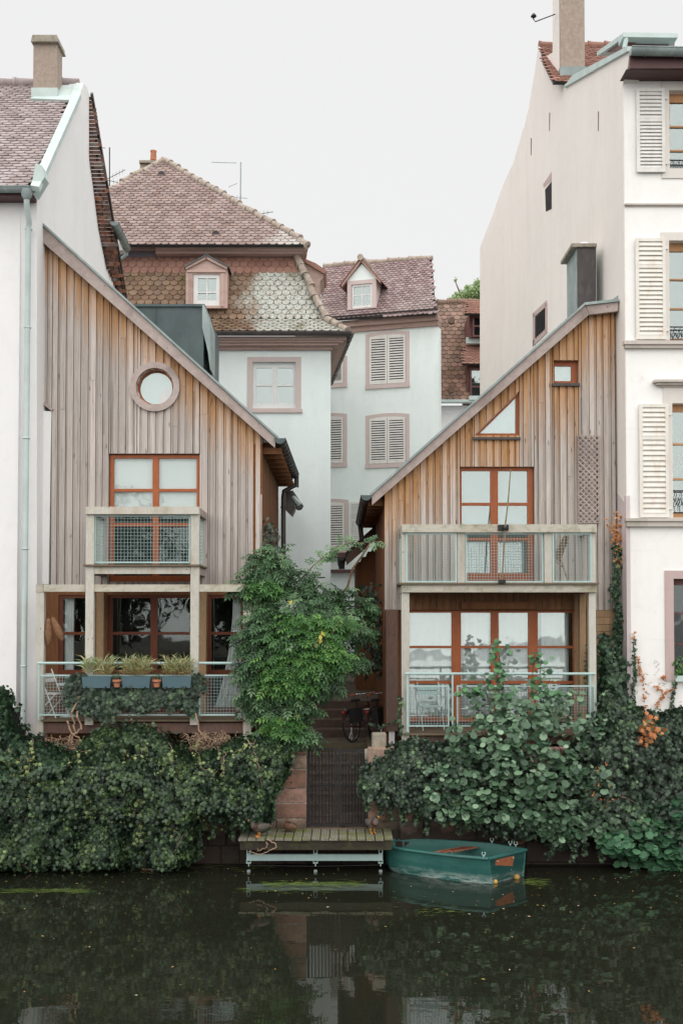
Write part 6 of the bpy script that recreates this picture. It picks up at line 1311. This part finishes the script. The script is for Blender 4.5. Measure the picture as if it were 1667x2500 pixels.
# creeper on the old post, on the alley walls
c7 = thing('wall_climber', P(625,1400,TF-.05), 'dark leafed sprig climbing the corner of the left timber house', 'climber')
strip(c7, [(662,1275),(650,1290),(665,1305),(655,1330),(670,1340),(685,1335)], TF+.05, 8, 120, .11, leaf_mat('dusky_leaves', [(0,(.03,.035,.028)),(1,(.10,.13,.09))]), 90, kind='small')
c8 = thing('wall_climber', P(900,1600,22), 'dark creeper on the brown side wall of the right timber house in the alley', 'climber')
strip(c8, [(890,1430),(915,1480),(925,1520),(910,1570),(930,1600),(900,1640)], 21.6, 18, 330, .12, leaf_mat('deep_green_leaves', [(0,(.012,.02,.012)),(1,(.04,.065,.035))]), 91, kind='small')
strip(c8, [(900,1765),(925,1775),(950,1765),(975,1755)], RF-.35, 2, 46, .05, M['ivyg'], 92); strip(c8, [(975,1700),(974,1750),(978,1790)], RG-.02, 3, 60, .06, M['ivyg'], 93)
# ------------------------------------------------------------------ the big compound leaved shrub before the alley
sh = thing('green_shrub', P(680,1830,19.6), 'large bright green shrub with feathery compound leaves before the alley', 'shrub')
cl = [(655,1395,55,42,19.8),(705,1420,60,32,19.9),(605,1428,38,16,19.7),(635,1450,32,26,19.7),(790,1450,60,26,20.0),(860,1485,50,25,20.2),(715,1500,85,42,19.5),(645,1530,48,42,19.4),(606,1560,22,20,19.5),(790,1530,66,40,19.6),(720,1580,85,46,19.2),(645,1630,60,50,19.3),(770,1640,60,45,19.2),(700,1710,62,46,19.2),(725,1785,42,30,19.1),(640,1700,42,46,19.4),(665,1350,30,22,19.9),(845,1610,42,22,20.0),(880,1545,28,20,20.1),(622,1640,22,36,19.4)]
P_, N_, S_, T_ = [], [], [], []
def clump(px, py, rx, ry, D, n, r_):
    u = r_.normal(0, 1, (n,3)); u /= np.linalg.norm(u, axis=1)[:,None]; u[:,1] = -np.abs(u[:,1])*(r_.random(n) < .82)+np.abs(u[:,1])*(r_.random(n) >= .82)*0+0; rad = np.where(r_.random(n) < .15, r_.uniform(1.0, 1.25, n), r_.uniform(.5, 1.04, n))[:,None]
    k = D/F; c = np.array(P(px, py, D)); p = c+u*rad*np.array([rx*k, min(rx, ry)*k*.8, ry*k]); return p, u
r_ = np.random.default_rng(5)
for i, (px, py, rx, ry, D) in enumerate(cl):
    n = int(rx*ry*.072)+8; p, u = clump(px, py, rx, ry, D, n, r_); P_.append(p); N_.append(u*.6+np.array([0,-.45,.8])); T_.append(u*1.0+np.array([0,-.3,-.25]))
P_, N_, T_ = map(np.concatenate, (P_, N_, T_)); sz = r_.uniform(.17, .30, len(P_))
leaves('foliage', M['shrub'], sh, P_, N_, sz, 'pinnate', tip=T_, jit=.3)
P_, N_, T_ = [], [], []
for px, py, rx, ry, D in ((750,1560,75,30,19.1),(730,1620,80,35,19.0),(790,1600,60,28,19.05),(640,1430,45,20,19.6),(690,1660,60,30,19.0),(800,1520,60,20,19.3),(730,1520,55,25,19.2),(690,1770,40,25,19.0)):
    p, u = clump(px, py, rx, ry, D, int(rx*ry*.07), r_); P_.append(p); N_.append(u*.5+np.array([0,-.4,.8])); T_.append(u+np.array([0,-.5,-.3]))
P_, N_, T_ = map(np.concatenate, (P_, N_, T_)); leaves('bright_foliage', M['shrubl'], sh, P_, N_, r_.uniform(.17,.28,len(P_)), 'pinnate', tip=T_, jit=.25)  # leaves of a brighter green, mostly in the middle of the shrub
pts = np.concatenate([clump(x,y,20,14,18.95,n,r_)[0] for x,y,n in ((775,1550,4),(780,1570,4),(725,1470,1),(700,1740,2))]); leaves('yellow_leaves', M['yellow'], sh, pts, np.tile([0,-1,.5],(len(pts),1)), .11, 'small', jit=.5)
random.seed(31); mb = MB(); bp = Vector((P(665,1840,20.3).x, 20.3, 1.9))
for x, y, D in ((650,1400,19.9),(720,1430,19.9),(800,1460,20),(870,1500,20.2),(600,1450,19.7),(620,1560,19.5),(790,1560,19.6),(720,1580,19.3),(760,1660,19.3),(690,1700,19.3),(905,1325,20.3),(580,1610,19.6)): vine(mb, [bp, (bp+P(x,y,D))/2+Vector((0,.1,.25)), P(x,y,D)], .035, .03, 6, 6)
br = [(760,1385),(790,1358),(812,1340),(850,1325),(925,1322)]; bp2 = [P(x,y,19.9) for x,y in br]; vine(mb, [P(700,1450,19.9)]+bp2, .012, .01)
vine(mb, [P(755,1700,19.0), P(765,1640,19.0), P(800,1570,19.0), P(830,1510,19.0)], .008, .01)
mb.build('branches', M['twig'], sh)
pts = []; tp = []
for a, b in zip(br[:-1], br[1:]):
    for i in range(9): t = i/9; pts.append(P(a[0]+(b[0]-a[0])*t, a[1]+(b[1]-a[1])*t, 19.88)); tp.append((random.choice((-1,1))*.6+.4, -.3, random.uniform(-.6,.7)))
leaves('branch_foliage', M['shrub'], sh, pts, np.tile([0,-.7,.8],(len(pts),1)), .22, 'pinnate', tip=np.array(tp), jit=.25, rlo=.5)
# pale inner backing of the alley growth: low ivy under the shrub
iv9 = thing('ground_ivy', P(680,1880,QW), 'small leaved ivy hanging over the sandstone blocks left of the gate', 'ivy')
ivy_mass(iv9, [(560,1800),(640,1790),(720,1812),(712,1850),(690,1870),(678,1920),(662,1960),(655,2000),(630,2008),(600,1990),(560,1900)], QW-.06, .22, 3000, .06, 'ivy', M['ivyg'], 71, edge=30, core=False)
# ------------------------------------------------------------------ the round leaved bush leaning over the boat
bs = thing('round_leaved_bush', P(1260,2070,18.9), 'big grey green bush with round leaves leaning over the green boat', 'bush', 'round leaved bushes at the water')
random.seed(77); r_ = np.random.default_rng(8)
root0 = P(1265,2060,QW-.1)
sprays = []
def spray(tip_px, D, n_, spread, up_=True):
    sprays.append((P(*tip_px, D), n_, spread))
base = [(1200,1690),(1225,1720),(1345,1690),(1310,1720),(1205,1600),(1180,1660),(1320,1610),(1340,1660),(1150,1690),(1390,1700),(1230,1700),(1290,1720),(1170,1760),(1120,1780),(1340,1770),(1420,1760),(1450,1765),(1250,1790),(1310,1820),(1390,1830),(1180,1830),(1120,1830),(1080,1870),(1060,1930),(1100,1900),(1230,1860),(1290,1890),(1350,1890),(1410,1900),(1440,1880),(1150,1930),(1200,1930),(1250,1960),(1310,1960),(1370,1960),(1430,1950),(1470,1910),(1080,1975),(1130,1978),(1180,1985),(1240,1990),(1290,1990),(1340,2005),(1400,2020),(1370,2035),(1450,2020),(1470,1990),(1330,2030),(1060,1945),(1210,1650),(1225,1640),(1300,1660),(1360,1720),(1270,1760),(1210,1770),(1215,1580),(1305,1600),(1255,1745),(1225,1815),(1340,1835),(1265,1840),(1215,1900),(1275,1930),(1325,1920),(1385,1870),(1390,1995),(1340,1990),(1160,1960),(1100,1950),(1150,1880)]
pts = []; nr = []; tp = []; mb = MB()
for k, (x, y) in enumerate(base):
    edgy = abs(x-1265)/210; D = 18.72-.5*math.exp(-((x-1265)/130)**2-((y-1880)/150)**2)+.25*(1 if y < 1720 else 0)+random.uniform(-.12,.12); tipp = P(x, y, D); m = (root0+tipp)/2+Vector((0,.08,.1)); d = (tipp-m).normalized()
    vine(mb, [root0, m, tipp], .012, .015, 5, 5); small = y < 1690
    n = 16 if small else 44; rad = .13 if small else .20; tv_ = r_.uniform(.35 if small else .62, 1.08, (n,1)); tv_[r_.random(n) < .3] = 1
    a_ = np.array(m); d_ = np.array(tipp)-a_; c = a_+d_*tv_; u = r_.normal(0,1,(n,3)); u /= np.linalg.norm(u,axis=1)[:,None]; u[:,1] = np.where(r_.random(n) < .8, -np.abs(u[:,1]), u[:,1])
    p = c+u*rad*r_.uniform(.25,1.1,(n,1))*np.array([1.15,.9,.62]); zl = CAMZ-(2046-HZ)*18.6/F if x < 1310 else .1; p[:,2] = np.where(p[:,2] < zl, zl+r_.uniform(0,.15,n), p[:,2])
    pts.append(p); nr.append(u*.40+np.array([0,-.42,.88])); tp.append(u*.7+np.array([0,-.7,-.25]))
mb.build('branches', M['twig'], bs)
P_, N_, T_ = map(np.concatenate, (pts, nr, tp)); sz = np.where(P_[:,2] > P(1200,1740,19).z, .10, .118)*r_.uniform(.5,1.25,len(P_))
leaves('foliage', M['bush'], bs, P_, N_, sz, 'round', tip=T_, jit=.38)
m = (P_[:,2] > P(1200,1700,19).z) & (r_.random(len(P_)) < .4); leaves('fresh_leaves', M['bushl'], bs, P_[m]+np.array([0,-.05,.03]), N_[m], .10, 'round', tip=T_[m], jit=.3)
bs2 = thing('round_leaved_bush', P(1600,2080,18.8), 'fresh green bush with round leaves at the water, right edge of the quay', 'bush', 'round leaved bushes at the water')
pts = []; nr = []; tp = []; mb = MB(); root1 = P(1600,2070,QW-.1)
for x, y in ((1560,1975),(1620,1960),(1660,1985),(1700,1950),(1590,2010),(1650,2030),(1560,2020),(1620,2060),(1500,2060),(1530,2080),(1660,2070),(1600,2095),(1640,2100),(1700,2040),(1650,1940),(1700,2090),(1610,2030),(1560,2070),(1500,2045)):
    tipp = P(x,y,18.75+random.uniform(-.15,.15)); vine(mb, [root1, (root1+tipp)/2+Vector((0,0,.1)), tipp], .01, .015, 5, 5); n = 30; u = r_.normal(0,1,(n,3)); u /= np.linalg.norm(u,axis=1)[:,None]; u[:,1] = -np.abs(u[:,1]); pts.append(np.array(tipp)+u*.24*r_.uniform(.3,1.05,(n,1))*np.array([1.1,.8,.7])); nr.append(u*.35+np.array([0,-.38,.9])); tp.append(u*.6+np.array([0,-.5,-.5]))
mb.build('branches', M['twig'], bs2); P_, N_, T_ = map(np.concatenate, (pts, nr, tp)); P_[:,2] = np.maximum(P_[:,2], .08); leaves('foliage', leaf_mat('fresh_grey_green_leaves', [(0,(.04,.10,.055)),(.6,(.07,.18,.09)),(1,(.13,.29,.15))], sub=.2), bs2, P_, N_, .15*r_.uniform(.7,1.2,len(P_)), 'round', tip=T_, jit=.28)
# ------------------------------------------------------------------ tree behind the roofs
bt_ = thing('distant_tree', P(1150,1200,46), 'light green tree crown peeping over the brown tiled roof', 'tree'); r_ = np.random.default_rng(3); ps = []
for x, y, rx, ry in ((1150,715,26,18),(1125,722,22,14),(1165,695,14,16),(1105,732,16,8),(1180,715,30,30),(1112,683,5,4),(1140,700,10,6)):
    n = int(rx*ry*.9); u = r_.normal(0,1,(n,3)); u /= np.linalg.norm(u,axis=1)[:,None]; k = 46/F; ps.append(np.array(P(x,y,46))+u*r_.uniform(.2,1,(n,1))**.7*np.array([rx*k,rx*k,ry*k]))
ps = np.concatenate(ps); leaves('crown', leaf_mat('pale_green_tree_leaves', [(0,(.30,.42,.20)),(1,(.50,.62,.34))], sub=.5), bt_, ps, np.tile([0,-.7,.8],(len(ps),1)), .12, 'small', jit=.7)
mb = MB(); mb.tube([P(1175,1500,46), P(1170,1000,46), P(1165,760,46), P(1150,720,46)], [.3,.22,.12,.05], 8); mb.tube([P(1166,760,46), P(1125,722,46), P(1110,685,46)], [.08,.05,.015], 6); mb.build('trunk', M['twig'], bt_)
# ------------------------------------------------------------------ things afloat
def afloat(name, mat, specs, label, cat, kind=None):
    mb = MB()
    for s in specs: s(mb)
    return tag(mb.build(name, mat, None, fix=False), label, cat, None, kind)
def weed(x0, x1, y0, y1, n, L, seed, w=.004):
    rn = random.Random(seed)
    def f(mb):
        for _ in range(n):
            x, y = rn.uniform(x0,x1), rn.gauss((y0+y1)/2, (y1-y0)/4); c = PZ(x, y, .012); a = rn.gauss(0, .18); d = Vector((math.cos(a), math.sin(a)*.5, 0))*rn.uniform(.3,1)*L; s = Vector((0,w,0)); b = Vector((0,0,.002)); k = rn.gauss(0,.03)
            m = c+d*.5+Vector((0,k,.006)); mb.add([c-s, m-s*1.2, c+d, m+s*1.2], [(0,1,2,3)], rn.random())
    return f
M['weed'] = leaf_mat('floating_river_weed', [(0,(.05,.09,.02)),(.6,(.13,.20,.035)),(1,(.28,.34,.08))], sub=0)
o = afloat('floating_weed', M['weed'], [weed(-20,180,2170,2180,80,.5,1), weed(600,660,2108,2124,60,.22,2), weed(620,860,2152,2166,230,.4,3), weed(1270,1320,2146,2162,90,.22,4), weed(1010,1130,2210,2240,34,.2,5), weed(180,600,2108,2130,60,.35,6), weed(860,1000,2160,2260,14,.15,7), weed(560,800,2165,2180,60,.3,8)], None, None, 'stuff')
rn = random.Random(12); mb = MB()
for _ in range(300):
    x = rn.uniform(-20,1690); y = rn.choice((rn.uniform(2112,2240), rn.uniform(2112,2450), rn.gauss(2150,22), rn.gauss(2180,30), rn.gauss(2135,12))); y = max(y, 2113)
    if 945 < x < 1290 and y < 2160: continue
    c = PZ(x, y, .013); a = rn.uniform(0, 6.28); L = rn.uniform(.008,.03); u = Vector((math.cos(a), math.sin(a), 0))*L; v = Vector((-math.sin(a), math.cos(a), 0))*L*.45; mb.add([c-u, c-v*.9+u*.1, c+u, c+v+Vector((0,0,.004))], [(0,1,2,3)], rn.random())
tag(mb.build('floating_leaves', leaf_mat('fallen_leaves', [(0,(.10,.13,.04)),(.35,(.35,.26,.05)),(.7,(.42,.20,.06)),(1,(.55,.50,.40))], sub=0), None, fix=False), kind='stuff')
mb = MB(); vine(mb, [PZ(48,2106,.14), PZ(62,2116,.10), PZ(76,2128,.02)], .022, .01, 4, 6); tag(mb.build('broken_branch', M['twigl'], None), 'pale broken branch poking out of the water at far left', 'branch')
mb = MB(); vine(mb, [PZ(345,2121,.015), PZ(370,2124,.02), PZ(395,2122,.01)], .018, .005, 4, 6); tag(mb.build('driftwood', M['twig'], None), 'flat piece of driftwood floating below the ivy bank', 'driftwood')
mb = MB(); random.seed(4); vine(mb, [P(652,2050,DF-.01), P(672,2060,DF-.03), P(675,2070,DF-.03), P(655,2078,DF-.05), P(632,2086,DF-.05), P(606,2080,DF-.02)], .011, .012); vine(mb, [P(650,2055,DF-.02), P(652,2068,DF-.03), P(634,2078,DF-.05), P(628,2072,DF-.04)], .008, .01)
tag(mb.build('loose_vine', M['twigl'], None), 'bare pale vine looping over the front edge of the landing deck', 'vine')
# potted plant in the ground floor window of the cream building
pw = thing('window_plant', P(1663,1662,RW), 'leafy plant in a pale green trough on the cream building sill', 'plant')
mb = MB(); mb.pbox(1649,1650,1720,1664,RW-.12,.13); mb.build('trough', M['patina'], pw); r_ = np.random.default_rng(2); q = np.array(P(1663,1630,RW-.08))+r_.normal(0,1,(90,3))*np.array([.07,.03,.09]); leaves('foliage', M['shrubl'], pw, q, np.tile([0,-1,.4],(90,1)), .06, 'small', jit=.5)
# ------------------------------------------------------------------ the bank on the camera's side (seen only mirrored in the panes)
mb = MB(); mb.box(-80, -1.5, -60, -9, -1, 2.2); struct('near_bank', mb, M['earth'])
r_ = np.random.default_rng(44); M['ltree'] = leaf_mat('linden_leaves', [(0,(.015,.03,.012)),(1,(.06,.10,.035))], sub=.15)
for i, (x, h) in enumerate(((-19,9.5),(-11.5,10.8),(-4.5,9.2))):
    t_ = thing('riverside_tree', (x,-14,2.2), 'dark leafy near bank tree mirrored in the panes, %s' % ('leftmost of the row','middle of the row','rightmost of the row')[i], 'tree', 'trees on the near bank')
    n = 2600; u = r_.normal(0,1,(n,3)); u /= np.linalg.norm(u,axis=1)[:,None]; p = np.array([x,-14,h*.62])+u*r_.uniform(.45,1.1,(n,1))*np.array([3.6,2.6,h*.36]); leaves('crown', M['ltree'], t_, p, u+np.array([0,0,.5]), .42, 'small', jit=.5)
    mb = MB(); mb.tube([(x,-14,2.2),(x+.1,-14,4),(x,-14,h*.7)], [.28,.22,.08], 10); mb.tube([(x,-14,4),(x+1.3,-14,h*.65)], [.14,.04], 8); mb.tube([(x,-14,4.3),(x-1.2,-14,h*.7)], [.14,.04], 8); mb.build('trunk', M['postdark'], t_)

# loose trailing shoots and dead stems over the ivy
tv = thing('trailing_shoots', P(300,1950,QW-.7), 'pale yellow green trailing shoots lying over the big ivy mass', 'shoots'); random.seed(91); r_ = np.random.default_rng(6); mb = MB(); lp = []
for _ in range(46):
    x, y = random.uniform(20,640), random.uniform(1800,2010); D = QW-.68-random.uniform(0,.12); q = []; a = random.gauss(1.4,.5)
    if x > 500 and y > 1930: continue
    for k in range(5): q.append(P(x,y,D)); x += random.uniform(8,22)*math.cos(a); y += random.uniform(8,22)*abs(math.sin(a)); a += random.gauss(0,.5)
    vine(mb, q, .005, .01, 3, 4)
    for p in q[1:]:
        for _ in range(3): lp.append(np.array(p)+r_.normal(0,.035,3)+np.array([0,-.04,0]))
mb.build('stems', M['twigl'], tv); leaves('foliage', leaf_mat('pale_shoot_leaves', [(0,(.10,.15,.05)),(1,(.34,.40,.16))], .45), tv, lp, np.tile([0,-1,.6],(len(lp),1)), .06*r_.uniform(.5,1.3,len(lp)), 'ivy', jit=.5)

# strands hanging from the lower edges of the ivy
for root, D, mt, spots in ((iv, QW-.30, 'ivy', ((498,1985,2020),(520,1990,2042),(545,1990,2025),(572,1995,2050),(600,2005,2046),(622,2010,2052),(648,2005,2035),(665,1960,2000),(489,2040,2090))),
                           (iv4, QW-.16, 'ivyr', ((930,1950,1985),(955,1960,2000),(985,1970,2010),(1015,1980,2012),(1045,1985,2030),(1085,1985,2015),(1120,1995,2030),(897,1930,1975))),
                           (iv5, QW-.35, 'ivyr', ((1345,2050,2095),(1400,2050,2100),(1462,2050,2100),(1425,2040,2085))),
                           (iv9, QW-.2, 'ivyg', ((668,1930,1975),(684,1880,1925),(700,1860,1890),(655,1970,2012)))):
    for k, (x, y0, y1) in enumerate(spots): strip(root, [(x,y0-25),(x+random.uniform(-4,4),(y0+y1)/2),(x+random.uniform(-7,7),y1)], D, 3.2, int((y1-y0+25)*1.6), .058, M[mt], 200+k, 'hanging_strand')
